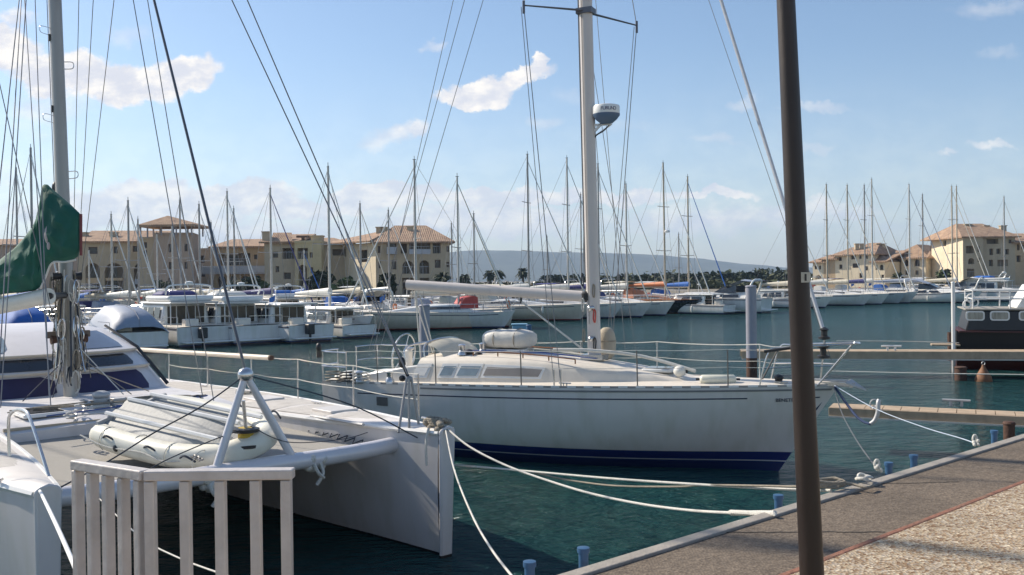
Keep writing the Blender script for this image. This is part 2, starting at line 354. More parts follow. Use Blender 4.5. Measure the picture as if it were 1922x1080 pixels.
# faded orange kerb edge of the raised pavement
km = mat('kerb_orange', (.27, .12, .075), .85, var=.45, vs=14, bump=.4, bs=50, dirt=.75)
o = strip(-30, 60, kt, kt + .05, -1, .085).build('kerb', km, smooth=0, bevel=.012); tag(o, kind='structure')
o = strip(-30, 60, kt + .05, 60, -1, .082).build('pavement', aggr, smooth=0); tag(o, kind='structure')
# joint across the asphalt
jm = mat('bitumen_joint', (.03, .027, .024), .9)
for k, (a, b) in enumerate((((1350, 1000), (1660, 999)), ((1560, 911), (1800, 905)))):
    p, q = PZ(*a, ZQ), PZ(*b, ZQ); d = (q - p).normalized(); n_ = V((-d.y, d.x, 0)) * .006
    pts = []; nn = 24
    for i in range(nn + 1):
        c = p.lerp(q, i / nn) + V((-d.y, d.x, 0)) * rnd.uniform(-.012, .012); pts.append(c)
    rows = [[c - n_ + V((0, 0, .003)) for c in pts], [c + n_ + V((0, 0, .003)) for c in pts]]
    o = MB().grid(rows).build('asphalt_crack', jm, smooth=0); tag(o, kind='structure')

# lamp post
pb = PY(1524, 1080, 3.5); pt = PY(1475, 0, 3.5); ax = (pt - pb).normalized()
base = pb + ax * ((ZQ + .082 - pb.z) / ax.z); top = pb + ax * ((5.9 - pb.z) / ax.z)
t = thing('lamp_post', 'tall tapered dark brown lamp post with a small pale sticker standing on the quay', 'lamp post', base)
MB().tube([loc(t, base.lerp(top, i / 6)) for i in range(7)], [lerp(.047, .0255, i / 6) for i in range(7)], 24).build('post', polem, t)
MB().lathe([(.11, 0), (.11, .012), (.07, .03), (.056, .10)], (0, 0, 0), 20).build('base_plate', polem, t)
tp = loc(t, top)
MB().tube(smoothpts([tp, tp + V((.05, .1, .35)), tp + V((.25, .3, .55)), tp + V((.55, .6, .6))]), .024, 10).build('arm', polem, t)
MB().ell(tp + V((.7, .76, .58)), (.26, .13, .08)).build('lamp_head', galv, t)
st = PY(1510, 521, 3.5 - .05); sl_ = loc(t, st); rows = []
cen = loc(t, base.lerp(top, (st.z - base.z) / (top.z - base.z)))
for zz in (-.019, .019):
    rows.append([V((cen.x + .0435 * math.sin(a), cen.y - .0435 * math.cos(a), sl_.z + zz)) for a in [R(x) for x in range(-5, 66, 10)]])
sk = MB().grid(rows).build('sticker', mat('sticker_pale', (.42, .42, .36), .5, var=.2, vs=40), t)
rows = [[V((cen.x + .0445 * math.sin(a), cen.y - .0445 * math.cos(a), sl_.z + zz)) for a in [R(x) for x in (12, 16, 20, 24)]] for zz in (-.013, .013)]
MB().grid(rows).build('print', black, sk)

# gate of aluminium bars at the lower left
g0 = PZ(143, 864, 2.65); g1 = PZ(274, 884, 2.65); g2 = PZ(551, 881, 2.65)
t = thing('gate', 'silver aluminium bar gate with two panels meeting at an angle in the foreground', 'gate', (g1.x, g1.y, ZQ + .082))
for pa, pb_, n_, nm in ((g0, g1, 5, 0), (g1, g2, 5, 1)):
    d = (pb_ - pa).normalized(); nrm = V((-d.y, d.x, 0)); m3 = Matrix((d, nrm, V((0, 0, 1)))).transposed()
    ln = (pb_ - pa).length
    fr = MB().box(loc(t, pa.lerp(pb_, .5) - V((0, 0, .0125))), (ln, .045, .03), m3)
    fr.build('top_rail', gatem, t, smooth=0, bevel=.004)
    MB().box(loc(t, pa.lerp(pb_, .5) - V((0, 0, .93))), (ln, .045, .04), m3).build('bottom_rail', gatem, t, smooth=0, bevel=.004)
    for i in range(n_):
        f_ = (i + .5 if nm else i + .12) / (n_ + (.0 if nm else -.2)); c = pa.lerp(pb_, (i + (.12 if nm else .1)) / (n_ - (.80 if nm else .5)))
        if nm and i == n_ - 1: c = pb_ - d * .022
        MB().box(loc(t, c - V((0, 0, .535))) , (.025 if nm == 0 else .030, .032, 1.01), m3).build('bar', gatem, t, smooth=0, bevel=.004)

# blue mooring posts by the quay edge
def post(u, v, h, i, label, broken=0, r=.030):
    s = 0
    z = ZQ + h
    # the post stands 14 cm out from the quay face
    lo, hi = -6, 40
    best = min((abs((lambda p: (p - E0).dot(en) + .16)(PZ(u, v, z) * 1)), 0) for _ in (0,))
    p = PZ(u, v, z)
    t_ = thing('mooring_post', label, 'mooring post', (p.x, p.y, -.3), math.atan2(ed.y, ed.x), 'blue posts along the quay edge')
    MB().bar((0, 0, -1), (0, 0, z + .3 - .03), r, 14).build('post', bluem, t_)
    MB().lathe([(r * 1.25, 0), (r * 1.3, .012), (r * 1.25, .03), (r * .4, .034)], (0, 0, z + .3 - .03), 14).build('cap', bluem, t_)
    MB().box((0, -.1, z - .1), (.07, .2, .05)).build('bracket', bluem, t_)
    return p
PST = [post(1095, 1028, .05, 0, 'blue mooring post at the quay edge, second from the bottom of the photo'),
       post(994, 1054, .05, 1, 'lowest blue mooring post, cut by the bottom of the photo'),
       post(1461, 929, .05, 2, 'blue mooring post where the white spliced rope ends, left of the lamp post'),
       post(1668, 868, .05, 3, 'blue mooring post right beside the knotted white rope end'),
       post(1715, 854, .07, 4, 'dull blue mooring post standing free between two others, past the rope knot'),
       post(1866, 808, .05, 5, 'farthest blue mooring post near the right edge of the photo')]
# ------------------------------------------------------------------ boat shapes
def hull_rows(L_, hb, sheer, draft, rake, srake=0, n=28, m=12, x0=0, p0=3.2, p1=1.15, flare=0):
    rows = []
    for i in range(n + 1):
        t = i / n; t = 1 - (1 - t) ** 1.35 if t > 0 else 0
        s_ = sheer(t); d_ = draft(t); b_ = max(hb(t), .012); p = lerp(p0, p1, t ** 2.2); half = []
        for k in range(m + 1):
            s = k / m; z = lerp(s_, -d_, s); y = b_ * max(1 - s ** p, 0) ** lerp(.6, .95, t * t) * (1 - flare * s * (t ** 2))
            x = x0 + t * L_ - rake * (t ** 5) * (1 - z / s_) + srake * (1 - t) ** 8 * (1 - z / s_)
            half.append(V((x, y, z)))
        rows.append(half + [V((q.x, -q.y, q.z)) for q in reversed(half[:-1])])
    return rows
def hull_mesh(rows):
    mb = MB().grid(rows); k = len(rows[0]); mb.f.append(tuple(range(k))); return mb
def deck_mesh(rows, camber=.06, lift=0.0, inset=0.01):
    out = []
    for r in rows:
        a, b = r[0], r[-1]; out.append([a.lerp(b, lerp(inset, 1 - inset, j / 6)) + V((0, 0, lift + camber * (1 - (2 * j / 6 - 1) ** 2))) for j in range(7)])
    return MB().grid(out)
def deckz(rows, x, yfrac=0):
    for r, q in zip(rows, rows[1:]):
        if r[0].x <= x <= q[0].x:
            f = (x - r[0].x) / max(q[0].x - r[0].x, 1e-6); return lerp(r[0].z, q[0].z, f), lerp(r[0].y, q[0].y, f)
    return rows[-1][0].z, rows[-1][0].y

# ------------------------------------------------------------------ the white yacht in the middle
YS, YB = V((-3.38, 19.1, 0)), V((5.22, 14.95, 0)); YL = (YB - YS).length
Y = thing('sailing_yacht', 'large white sailing yacht with bare mast, radar dome and navy boot stripe beside the quay', 'yacht', YS, math.atan2(YB.y - YS.y, YB.x - YS.x))
hb = lambda t: 1.58 * (1 - .44 * (1 - t) ** 2.4) * (1 - max(0, (t - .30) / .70) ** 2.15) if t < 1 else 0
shr = lambda t: 1.24 + .34 * t - .14 * t * t
HR = hull_rows(YL, hb, shr, lambda t: .42 * (1 - t ** 3) + .02, .95, .12, 40, 14)
hm1 = hullmat('yacht_hull', (.70, .655, .61), [(-.02, (.015, .02, .03)), (.165, (.012, .028, .11)), (.185, (.45, .47, .5)), (.33, (.012, .025, .13))])
hull = hull_mesh(HR).build('hull', hm1, Y, smooth=50)
def offset_strip(rows, dz0, dz1, out, x0, x1, mb=None, sides=(0, 1)):
    """thin strip lying on the topsides between two heights below the sheer"""
    mb = mb or MB()
    for sd in sides:
        a, b = [], []
        for r in rows:
            if not x0 <= r[0].x <= x1: continue
            rr = r if sd else list(reversed(r)); z0, z1 = rr[0].z - dz0, rr[0].z - dz1
            def at(z):
                for p, q in zip(rr, rr[1:]):
                    if q.z <= z <= p.z: return p.lerp(q, (p.z - z) / max(p.z - q.z, 1e-6))
                return rr[0].copy()
            for z, l in ((z0, a), (z1, b)):
                p = at(z); p.y += math.copysign(out, p.y); l.append(p)
        if len(a) > 1: mb.grid([a, b])
    return mb
navy = mat('stripe_navy', (.02, .03, .07), .4)
offset_strip(HR, .17, .19, .006, .7, YL - 1.25).build('cove_stripe', navy, hull)
offset_strip(HR, .17, .19, .006, YL - .62, YL - .12).build('cove_stripe', navy, hull)
rub = mat('rub_rail', (.20, .20, .20), .5)
offset_strip(HR, .035, .065, .012, 2.2, YL - .05).build('rub_rail', rub, hull)
deck_mesh(HR, .07, .012).build('deck', cream, Y, smooth=60)
# perforated toe rail
tr = MB()
def edge(rows, x, sd, dy=0, dz=0):
    z, y = deckz(rows, x); return V((x, (y + dy) * sd, z + dz))
for sd in (-1, 1):
    pts = [edge(HR, r[0].x, sd, -.02, 0.0) for r in HR]
    rr = [[p + V((0, -.012, 0)) for p in pts], [p + V((0, -.012, .035)) for p in pts], [p + V((0, .012, .035)) for p in pts], [p + V((0, .012, 0)) for p in pts]]
    tr.grid(rr)
tr.build('toe_rail', mat('toe_rail_metal', (.35, .34, .33), .5, .3), Y)
for i in range(34):
    x = .25 + i * .285
    if x > YL - .3: break
    a = edge(HR, x, -1, -.004, .004); b = edge(HR, x + .15, -1, -.004, .004)
    if i % 1 == 0: MB().hexa([a, b, b + V((0, .02, 0)), a + V((0, .02, 0))], [p + V((0, 0, .035)) for p in (a, b, b + V((0, .02, 0)), a + V((0, .02, 0)))]).build('toe_rail_slot', white, Y, smooth=0)
# transom vent plate
vp = on(Y, 712, 751, 1, -1.22)
z_, y_ = deckz(HR, vp.x)
def side_plate(rows, x0, x1, dz0, dz1, out, m, name, parent): return offset_strip([r for r in rows], dz0, dz1, out, x0, x1, sides=(1,)).build(name, m, parent)
def hull_pt(rows, x, z):
    """starboard side point of the hull at x, z"""
    best = None
    for r, q in zip(rows, rows[1:]):
        rr, qq = list(reversed(r)), list(reversed(q)); P = []
        for s_ in (rr, qq):
            for a, b in zip(s_, s_[1:]):
                if b.z <= z <= a.z: P.append(a.lerp(b, (a.z - z) / max(a.z - b.z, 1e-6))); break
        if len(P) == 2 and P[0].x <= x <= P[1].x: return P[0].lerp(P[1], (x - P[0].x) / (P[1].x - P[0].x))
    return V((x, -1.2, z))
x = vp.x; a = [hull_pt(HR, x - .13, shr(.1) - .22), hull_pt(HR, x + .13, shr(.1) - .22), hull_pt(HR, x + .13, shr(.1) - .38), hull_pt(HR, x - .13, shr(.1) - .38)]
MB().slab([p + V((0, -.016, 0)) for p in a], (0, .014, 0)).build('exhaust_plate', mat('vent_plate', (.16, .15, .14), .5, .3), hull)
# maker's name near the bow
c = on(Y, 1474, 743, 1, -.55); hp_ = hull_pt(HR, c.x, 1.22); hq = hull_pt(HR, c.x + .3, 1.22); tx = (hq - hp_).normalized(); up = (hull_pt(HR, c.x, 1.30) - hull_pt(HR, c.x, 1.15)).normalized(); nn_ = tx.cross(up)
text_mesh('lettering', 'BENETEAU', .085, navy, hull, Matrix.Translation(hp_ + nn_ * .012) @ Matrix((tx, up, nn_)).transposed().to_4x4())

# coachroof
CW = .98
def croof(x, f):  # f 0 deck .. 1 top ; returns half width and z
    dz = deckz(HR, x)[0] + .05; t = (x - 2.2) / (7.25 - 2.2)
    h = .46 * max(0, 1 - max(0, t - .25) ** 1.6 * 1.45) if t < 1 else 0
    return dz, h
rows = []
for i in range(25):
    x = lerp(2.15, 7.3, i / 24); dz, h = croof(x, 0); t = i / 24; wd = lerp(1.0, .42, max(0, (t - .35) / .65) ** 1.4); r = []
    hh = max(h, .015)
    for yy_, zz in ((-1, 0), (-.97, .25), (-.93, .55), (-.88, .84), (-.80, .97), (-.5, 1.04), (0, 1.1), (.5, 1.04), (.80, .97), (.88, .84), (.93, .55), (.97, .25), (1, 0)):
        r.append(V((x + .10 * zz * (1 if i == 0 else 0), wd * yy_, dz - .03 + hh * zz)))
    rows.append(r)
mb = MB().grid(rows); mb.f.append(tuple(range(13))); mb.f.append(tuple(range(24 * 13, 25 * 13)))
CR = rows
cr_ = mb.build('coachroof', cream, Y, smooth=50)
# windows in the starboard side of the coachroof
def cr_pt(x, zf):
    i = max(0, min(23.999, (x - 2.15) / (7.3 - 2.15) * 24)); a, b = CR[int(i)], CR[int(i) + 1]; f = i - int(i); r = [p.lerp(q, f) for p, q in zip(a, b)]
    z0, z1 = r[0].z, r[4].z; z = lerp(z0, z1, zf)
    for p, q in zip(r[:5], r[1:5]):
        if p.z <= z <= q.z: return p.lerp(q, (z - p.z) / max(q.z - p.z, 1e-6))
    return r[2].copy()
def win(u0, u1, z0=.30, z1=.68, sl=.08, m=glassl):
    x0 = on(Y, u0, 700, 1, -.95).x; x1 = on(Y, u1, 700, 1, -.95).x
    def sheet(xa, xb, za, zb, o_):
        n = max(2, int((xb - xa) / .12)); R4 = []
        for zf, oo, ss in ((za, -.03, 0), (za, o_, 0), ((za + zb) / 2, o_, sl / 2), (zb, o_, sl), (zb, -.03, sl)): R4.append([cr_pt(lerp(xa, xb, i / n) + ss, zf) + V((0, -oo, 0)) for i in range(n + 1)])
        mb = MB().grid(R4); k = n + 1; mb.f += [(0, k, 2 * k, 3 * k, 4 * k), (n, n + k, n + 2 * k, n + 3 * k, n + 4 * k)]; return mb
    f_ = sheet(x0 - .05, x1 + .05, z0 - .1, z1 + .1, .012).build('window', white, cr_, smooth=30)
    sheet(x0, x1, z0, z1, .02).build('pane', m, f_, smooth=30)
win(772, 798, m=white); win(826, 848, m=glassl); win(858, 894, m=glassl); win(908, 1008, .32, .66, .06, mat('window_tan', (.30, .27, .24), .2, var=.15))
pv_ = mat('portlight_dark', (.06, .06, .06), .3)
# cockpit coamings, wheel arch and aft deck clutter
for sd in (-1, 1):
    MB().slab([V((.5, sd * .80, shr(.05) + .0)), V((2.3, sd * .92, shr(.2) + .0)), V((2.3, sd * .92, shr(.2) + .36)), V((1.9, sd * .90, shr(.2) + .30)), V((.9, sd * .82, shr(.05) + .17))], (0, -sd * .22, 0)).build('cockpit_coaming', white, Y, bevel=.03)
def arcp(cx, w_, zt, y, n=12, z0=1.2):
    return [V((cx + w_ / 2 * math.cos(math.pi * i / n), y, z0 + (zt - z0) * math.sin(math.pi * i / n) ** .55)) for i in range(n + 1)]
wh = thing_part = None
wc = V((1.35, 0, 1.75)); ring = [wc + V((.06 * math.sin(a), .42 * math.cos(a), .42 * math.sin(a))) for a in [2 * math.pi * i / 24 for i in range(24)]]
whl = MB().tube(ring, .018, 6, True)
for i in range(5): whl.bar(wc, ring[i * 5 % 24], .008, 5)
whl.build('steering_wheel', steel, Y)
MB().lathe([(.11, 0), (.08, .3), (.09, .62), (.05, .66)], (1.45, 0, 1.2), 12).build('pedestal', white, Y)
mb = MB()
mb.tube(smoothpts([(1.9, -.75, 1.55), (1.85, -.72, 1.95), (2.05, 0, 2.03), (1.85, .72, 1.95), (1.9, .75, 1.55)]), .02, 8).tube(smoothpts([(2.3, -.72, 1.6), (2.25, -.68, 2.0), (2.3, 0, 2.1), (2.25, .68, 2.0), (2.3, .72, 1.6)]), .02, 8)
mb.build('sprayhood_frame', steel, Y)
MB().grid([[V((x_ , yq, 2.0 + .09 * (1 - (yq / .7) ** 2) - dz_)) for yq in (-.7, -.5, -.25, 0, .25, .5, .7)] for x_, dz_ in ((2.32, -.01), (2.45, .02), (2.62, .14), (2.72, .30))]).build('sprayhood', canvasc, Y)
# rope coils and deck clutter at the stern
def coil(c, r, parent, m=ropew, turns=4, name='rope_coil'):
    pts = [V(c) + V((r * math.cos(a) * (1 + .12 * math.sin(a * 1.3)), r * math.sin(a) * .8, .018 * a / 2)) for a in [i * .45 for i in range(int(turns * 14))]]
    return MB().tube(pts, .014, 5).build(name, m, parent)
coil((.35, -.95, 1.27), .17, Y, roped); coil((.75, -1.05, 1.28), .15, Y, black); coil((1.05, -1.0, 1.27), .14, Y, ropew)
MB().ell((.5, -.5, 1.34), (.42, .30, .12)).ell((1.25, -.3, 1.36), (.5, .3, .14)).build('cushion', fender, Y)
# winches and deck gear
def winch(x, y, parent, s=1.0):
    z = deckz(HR, x)[0] + .04 if abs(y) > 1 else deckz(HR, x)[0] + .50
    MB().lathe([(.075 * s, 0), (.07 * s, .03 * s), (.045 * s, .07 * s), (.05 * s, .12 * s), (.065 * s, .15 * s), (.03 * s, .17 * s)], (x, y, z), 14).build('winch', steel, parent)
for x_, y_ in ((1.0, -1.02), (1.7, -1.05), (3.0, -.6), (3.25, -.25), (3.0, .5), (1.3, 1.05)): winch(x_, y_, Y, 1.2)
for u, v in ((770, 655), (812, 668), (838, 664), (858, 657), (880, 662), (898, 668), (870, 668)):
    p = on(Y, u, v, 1, rnd.uniform(-.6, .4)); MB().ell(p, (rnd.uniform(.06, .13), .08, rnd.uniform(.03, .07)), 8, 5).build('deck_fitting', random.choice([black, roped, steel, white]), Y)
for y_ in (-.55, -.3, .3, .55):
    x0_ = 3.0; MB().tube([V((x0_ + i * .5, y_ * lerp(1, .35, i / 5), croof(x0_ + i * .5, 0)[0] + croof(x0_ + i * .5, 0)[1] * 1.02 + .045)) for i in range(6)], .008, 5).build('halyard_tail', ropew if y_ > 0 else mat('rope_blue', (.05, .1, .3), .8), Y)
# handrail on the coachroof
for sd in (-1, 1):
    pts = [V((x_, sd * .72, croof(x_, 0)[0] + croof(x_, 0)[1] * 1.02 + .05)) for x_ in (3.3, 3.8, 4.3, 4.8, 5.3)]
    mb = MB().tube(pts, .012, 6)
    for p in pts: mb.bar(p, p - V((0, 0, .08)), .012, 6)
    mb.build('grab_rail', woodm, Y)
for x_, s_ in ((3.75, .25), (6.6, .26)):
    dz, h = croof(x_, 0); hh_ = MB().box((x_, 0, dz + h * 1.08 + .0), (s_ * 2, .5, .06)).build('hatch', white, Y, bevel=.02); MB().box((x_, 0, dz + h * 1.08 + .034), (s_ * 1.7, .42, .012)).build('pane', glass, hh_, smooth=0)
# wrapped life raft on the coachroof
a = on(Y, 957, 664, 1, 0); dz, h = croof(a.x, 0)
rt = MB(); rr = []
for i in range(17):
    x_ = -.48 + .96 * i / 16; q = 1 - abs(i / 8 - 1) ** 5 * .35; r = []
    for j in range(16):
        an = 2 * math.pi * j / 16; r.append(V((a.x + x_ , .30 * q * math.copysign(abs(math.cos(an)) ** .7, math.cos(an)) , dz + h + .25 + .18 * q * math.copysign(abs(math.sin(an)) ** .7, math.sin(an)) * (1 + .03 * math.sin(i * 1.7)))))
    rr.append(r)
rt.grid(rr, True); rt.f.append(tuple(range(16))); rt.f.append(tuple(range(256, 272)))
raft = thing('life_raft', 'round-ended pale canister bundle lashed on the white yacht\'s coachroof aft of the mast', 'life raft', Y.matrix_basis @ V((a.x, 0, dz + h + .06)), Y.rotation_euler.z)
for k, vv in enumerate(rt.v): rt.v[k] = tuple(V(vv) - V((a.x, 0, dz + h + .06)))
rb = rt.build('canister', mat('raft_cover', (.62, .60, .55), .55, var=.12, vs=5, bump=.5, bs=9, dirt=.25), raft, smooth=60)
for xs in (-.2, .22):
    MB().tube([V((xs, .315 * math.cos(q), .19 + .195 * math.sin(q))) for q in [2 * math.pi * i / 20 for i in range(20)]], .010, 5, True).build('strap', roped, raft)
MB().box((0, -.2, -.02), (.8, .04, .06)).box((0, .2, -.02), (.8, .04, .06)).box((-.42, 0, .1), (.02, .5, .28)).build('cradle', white, raft)

# mast with radar, spreaders, boom
mb0 = on(Y, 1116, 672, 1, 0); MX, MZ = mb0.x, mb0.z
mt0 = on(Y, 1099, 0, 1, 0); md = (mt0 - mb0).normalized()
def mp_(z): return mb0 + md * ((z - MZ) / md.z)
mast = MB(); rows = []
for z in (MZ - .25, 3, 5, 7, 9, 11, 13, 14.6):
    c = mp_(z); r = []
    for j in range(20):
        an = 2 * math.pi * j / 20; r.append(c + V((.122 * (1 - .018 * max(0, z - 9)) * math.cos(an), .095 * math.sin(an), 0)))
    rows.append(r)
mast.grid(rows, True); mast.f.append(tuple(range(20))[::-1]); mast.f.append(tuple(range(140, 160)))
mo = mast.build('mast', alu2, Y, smooth=60)
MB().bar(mp_(MZ - .02) + V((-.13, 0, 0)), mp_(MZ + .05) + V((-.13, 0, 0)), .05, 8).box(mp_(MZ + .02), (.42, .32, .09)).build('mast_step', steel, mo)
# luff groove
g = MB()
for z0_, z1_ in ((MZ + 1.5, 14.4),): g.sqbar(mp_(z0_) + V((-.142, 0, 0)), mp_(z1_) + V((-.142, 0, 0)), .02)
g.sqbar(mp_(2.4) + V((-.05, -.1, 0)), mp_(14) + V((-.05, -.098, 0)), .008)
g.build('luff_groove', mat('groove_grey', (.28, .27, .26), .5, .3), mo)
for z_ in (MZ + .35, MZ + .9):
    for sd in (-1, 1): MB().lathe([(.055, 0), (.03, .05), (.045, .1), (.02, .12)], mp_(z_) + V((0, sd * .09, 0)), 12, Matrix.Rotation(R(90 * -sd), 3, 'X')).build('mast_winch', steel, mo)
# rope bundles hanging at the mast foot
for k, (z_, m_) in enumerate(((2.55, red), (2.2, roped), (2.05, black), (3.2, wired), (3.0, roped), (2.75, ropew))):
    p = mp_(z_) + V((-.15 if k % 2 else .06, -.11, 0)); MB().tube([p + V((.022 * math.cos(q), -.01 * (k % 3) + .01 * math.sin(3 * q), .12 * math.sin(q))) for q in [2 * math.pi * i / 14 for i in range(14)]], .012, 5, True).build('rope_bundle', m_, mo)
# spreaders
sl0 = mp_(8.02); TIPS = []
for nm, (u, v) in (('s', (1000, 12)), ('p', (1195, 48))):
    m_in = Y.matrix_basis.inverted(); e = m_in @ EYE; d = m_in.to_3x3() @ ray(u, v)
    t_ = (8.02 - e.z) / d.z; p = e + d * t_     # tip at the spreader height
    q = V((sl0.x - .22, (-1.28 if nm == 's' else 1.28), 8.02 + .06)); 
    d2 = (p - sl0); 
    tip = sl0 + d2.normalized() * min(max(d2.length, 1.2), 1.75) if d2.length < 4 else q
    TIPS.append(tip)
    sp = MB().bar(sl0 + V((0, .08 if nm == 'p' else -.08, 0)), tip, .034, 8, .022, .55).bar(tip - V((0, 0, .14)), tip + V((0, 0, .08)), .024, 8).build('spreader', mat('spreader_grey', (.13, .13, .15), .4, .4), mo)
for z2, ln in ((11.4, 1.0),):
    for sd in (-1, 1): MB().bar(mp_(z2), mp_(z2) + V((-.15, sd * ln, .05)), .03, 8, .02, .55).build('spreader', MATS['spreader_grey'], mo)
MB().box(sl0, (.30, .24, .10)).build('spreader_bracket', MATS['spreader_grey'], mo)
MH = mp_(14.5)
def stay(mb, p, q, r=.0075): mb.bar(p, q, r, 5); return mb
chain = [edge(HR, MX - .15, -1, -.10, 0), edge(HR, MX - .15, 1, -.10, 0)]
for k, tip in enumerate(TIPS):
    mb = MB(); stay(mb, chain[k], tip, .008); stay(mb, tip, mp_(14.2), .008)
    sd = (-1, 1)[k]
    stay(mb, edge(HR, MX - .02, sd, -.12), mp_(8.0) - V((0, 0, .1)), .006) if k else None
    stay(mb, edge(HR, MX - .27, sd, -.10), tip + V((-.05, 0, -.02)), .0065)
    if k: stay(mb, edge(HR, MX + .5, sd, -.2), mp_(7.85), .006); stay(mb, edge(HR, MX + .25, sd, -.2), mp_(11.3), .006); stay(mb, edge(HR, MX - .7, sd, -.2), mp_(7.9), .006)
    mb.build('shroud', wire, mo)
    mb = MB()
    for dx in (-.15, -.27): mb.bar(edge(HR, MX + dx, sd, -.1, -.02), edge(HR, MX + dx, sd, -.1, .30) + V((.0, 0, 0)), .016, 8)
    mb.build('turnbuckle', steel, mo)
# backstays and topping lift as in the photo
mb = MB()
for (u0, v0, u1, v1, yp) in ((851, 0, 783, 300, .25), (872, 0, 790, 300, 0.0), (907, 0, 818, 300, -.25)):
    a = on(Y, u1, v1, 1, yp * .9); b = on(Y, u0, v0, 1, yp * .5); d = b - a
    lo = a + d * ((1.75 - a.z) / d.z); hi = a + d * ((13.2 - a.z) / d.z); mb.bar(lo, hi, .006, 5)
mb.build('backstay', wire, mo)
# forestay with furled sail, drum at the bow
fs1 = on(Y, 1548, 628, 1, 0); fs0 = on(Y, 1353, 0, 1, 0); d = (fs0 - fs1).normalized()
bowp = V((YL - .28, 0, deckz(HR, YL - .3)[0] + .05)); drum = fs1 - d * .25
fo = MB().tube([fs1, fs1 + d * 3, fs1 + d * 6.5, fs1 + d * 10, fs1 + d * 12.6], [.030, .030, .028, .022, .012], 8).build('furled_forestay', mat('sail_roll', (.62, .63, .66), .6, var=.1, vs=8), Y)
MB().bar(bowp, fs1, .014, 6).build('forestay_link', steel, fo)
MB().lathe([(.02, -.14), (.10, -.12), (.10, -.09), (.05, -.07), (.05, .03), (.10, .05), (.10, .08), (.02, .1)], fs1.lerp(bowp, .33), 16).build('furler_drum', black, fo)
MB().lathe([(.02, -.12), (.09, -.1), (.09, -.07), (.05, -.05), (.05, .03), (.085, .05), (.02, .09)], fs1 + d * .03, 14).build('furler_swivel', black, fo)
mb = MB(); a = on(Y, 1480, 440, 1, 0); b = on(Y, 1330, 0, 1, 0); dd = b - a; mb.bar(a + dd * ((1.6 - a.z) / dd.z), b + dd * .5, .005, 5); mb.build('inner_stay', wire, Y)
# boom
b0 = on(Y, 1098, 557, 1, 0); b1 = on(Y, 764, 535, 1, 0); b1.y = -.12; b1 = on(Y, 764, 535, 1, -.12)
bm_ = MB(); bd = (b1 - b0).normalized(); rows = []
up = V((0, 0, 1)); sdv = bd.cross(up).normalized()
for f in (0.01, .3, .7, 1):
    c = b0.lerp(b1, f); rows.append([c + sdv * (.07 * math.cos(q)) + up * (.10 * math.sin(q)) for q in [2 * math.pi * i / 16 for i in range(16)]])
bm_.grid(rows, True); bm_.f.append(tuple(range(16))); bm_.f.append(tuple(range(48, 64)))
bo = bm_.build('boom', alu2, Y, smooth=60)
MB().slab([b1 + bd * .004 + sdv * (.068 * math.cos(q)) + up * (.098 * math.sin(q)) for q in [2 * math.pi * i / 14 for i in range(14)]], bd * .05).build('end_cap', black, bo)
MB().lathe([(.05, -.1), (.1, -.06), (.1, .06), (.05, .1)], b0 - bd * .03, 12).build('gooseneck', black, bo)
MB().bar(b0.lerp(b1, .34) - V((0, 0, .1)), b0.lerp(b1, .34) - V((0, 0, .19)), .02, 8).build('block', black, bo)
k0 = b0.lerp(b1, .36) - V((0, 0, .12)); MB().bar(k0, V((MX - .18, 0, MZ + .12)), .018, 6).build('kicker', ropew, bo)
MB().tube(sag(b0.lerp(b1, .97) - V((0, 0, .1)), (1.9, .3, 1.6), 0, 4), .012, 6).tube(sag(b0.lerp(b1, .93) - V((0, 0, .1)), (2.05, .1, 1.6), 0, 4), .012, 6).tube(sag(b0.lerp(b1, .95) - V((0, 0, .1)), (1.8, -.1, 1.6), 0, 4), .012, 6).build('mainsheet', ropew, bo)
# radar dome on its bracket
rc = on(Y, 1138, 207, 1, 0); rc.y = .0
rd = thing('radar_dome', 'white drum-shaped radar dome on a bracket on the front of the yacht\'s mast', 'radar', Y.matrix_basis @ (rc - V((0, 0, .12))), Y.rotation_euler.z)
dm = MB().lathe([(.10, -.10), (.19, -.02), (.232, .02), (.240, .06), (.240, .17), (.228, .195), (.15, .215), (.01, .222)], (0, 0, 0), 32).build('dome', mat('radome_white', (.80, .80, .77), .35, var=.04), rd, smooth=40)
MB().lathe([(.09, -.13), (.185, -.05), (.236, .015), (.243, .045), (.05, .05)], (0, 0, 0), 32).build('base', mat('radome_base', (.10, .16, .26), .45), rd)
ta = math.atan2((EYE - rd.location).y, (EYE - rd.location).x) - Y.rotation_euler.z + .15
for i, ch in enumerate('FURUNO'):
    an = ta + (i - 2.5) * .20; n_ = V((math.cos(an), math.sin(an), 0)); tx = V((-n_.y, n_.x, 0))
    text_mesh('lettering', ch, .085, mat('letter_slate', (.08, .08, .16), .5), dm, Matrix.Translation(n_ * .243 + V((0, 0, .115))) @ Matrix((tx, V((0, 0, 1)), n_)).transposed().to_4x4())
mm = MB().sqbar((-.32, 0, -.32), (-.1, 0, -.12), .04).sqbar((-.32, 0, -.13), (.1, 0, -.13), .04).sqbar((-.32, .06, -.36), (.08, 0, -.15), .02).build('bracket', white, rd)
MB().tube(smoothpts([(.08, 0, -.12), (-.05, .0, -.24), (-.2, 0, -.32), (-.27, 0, -.45)]), .012, 6).build('cable', black, rd)

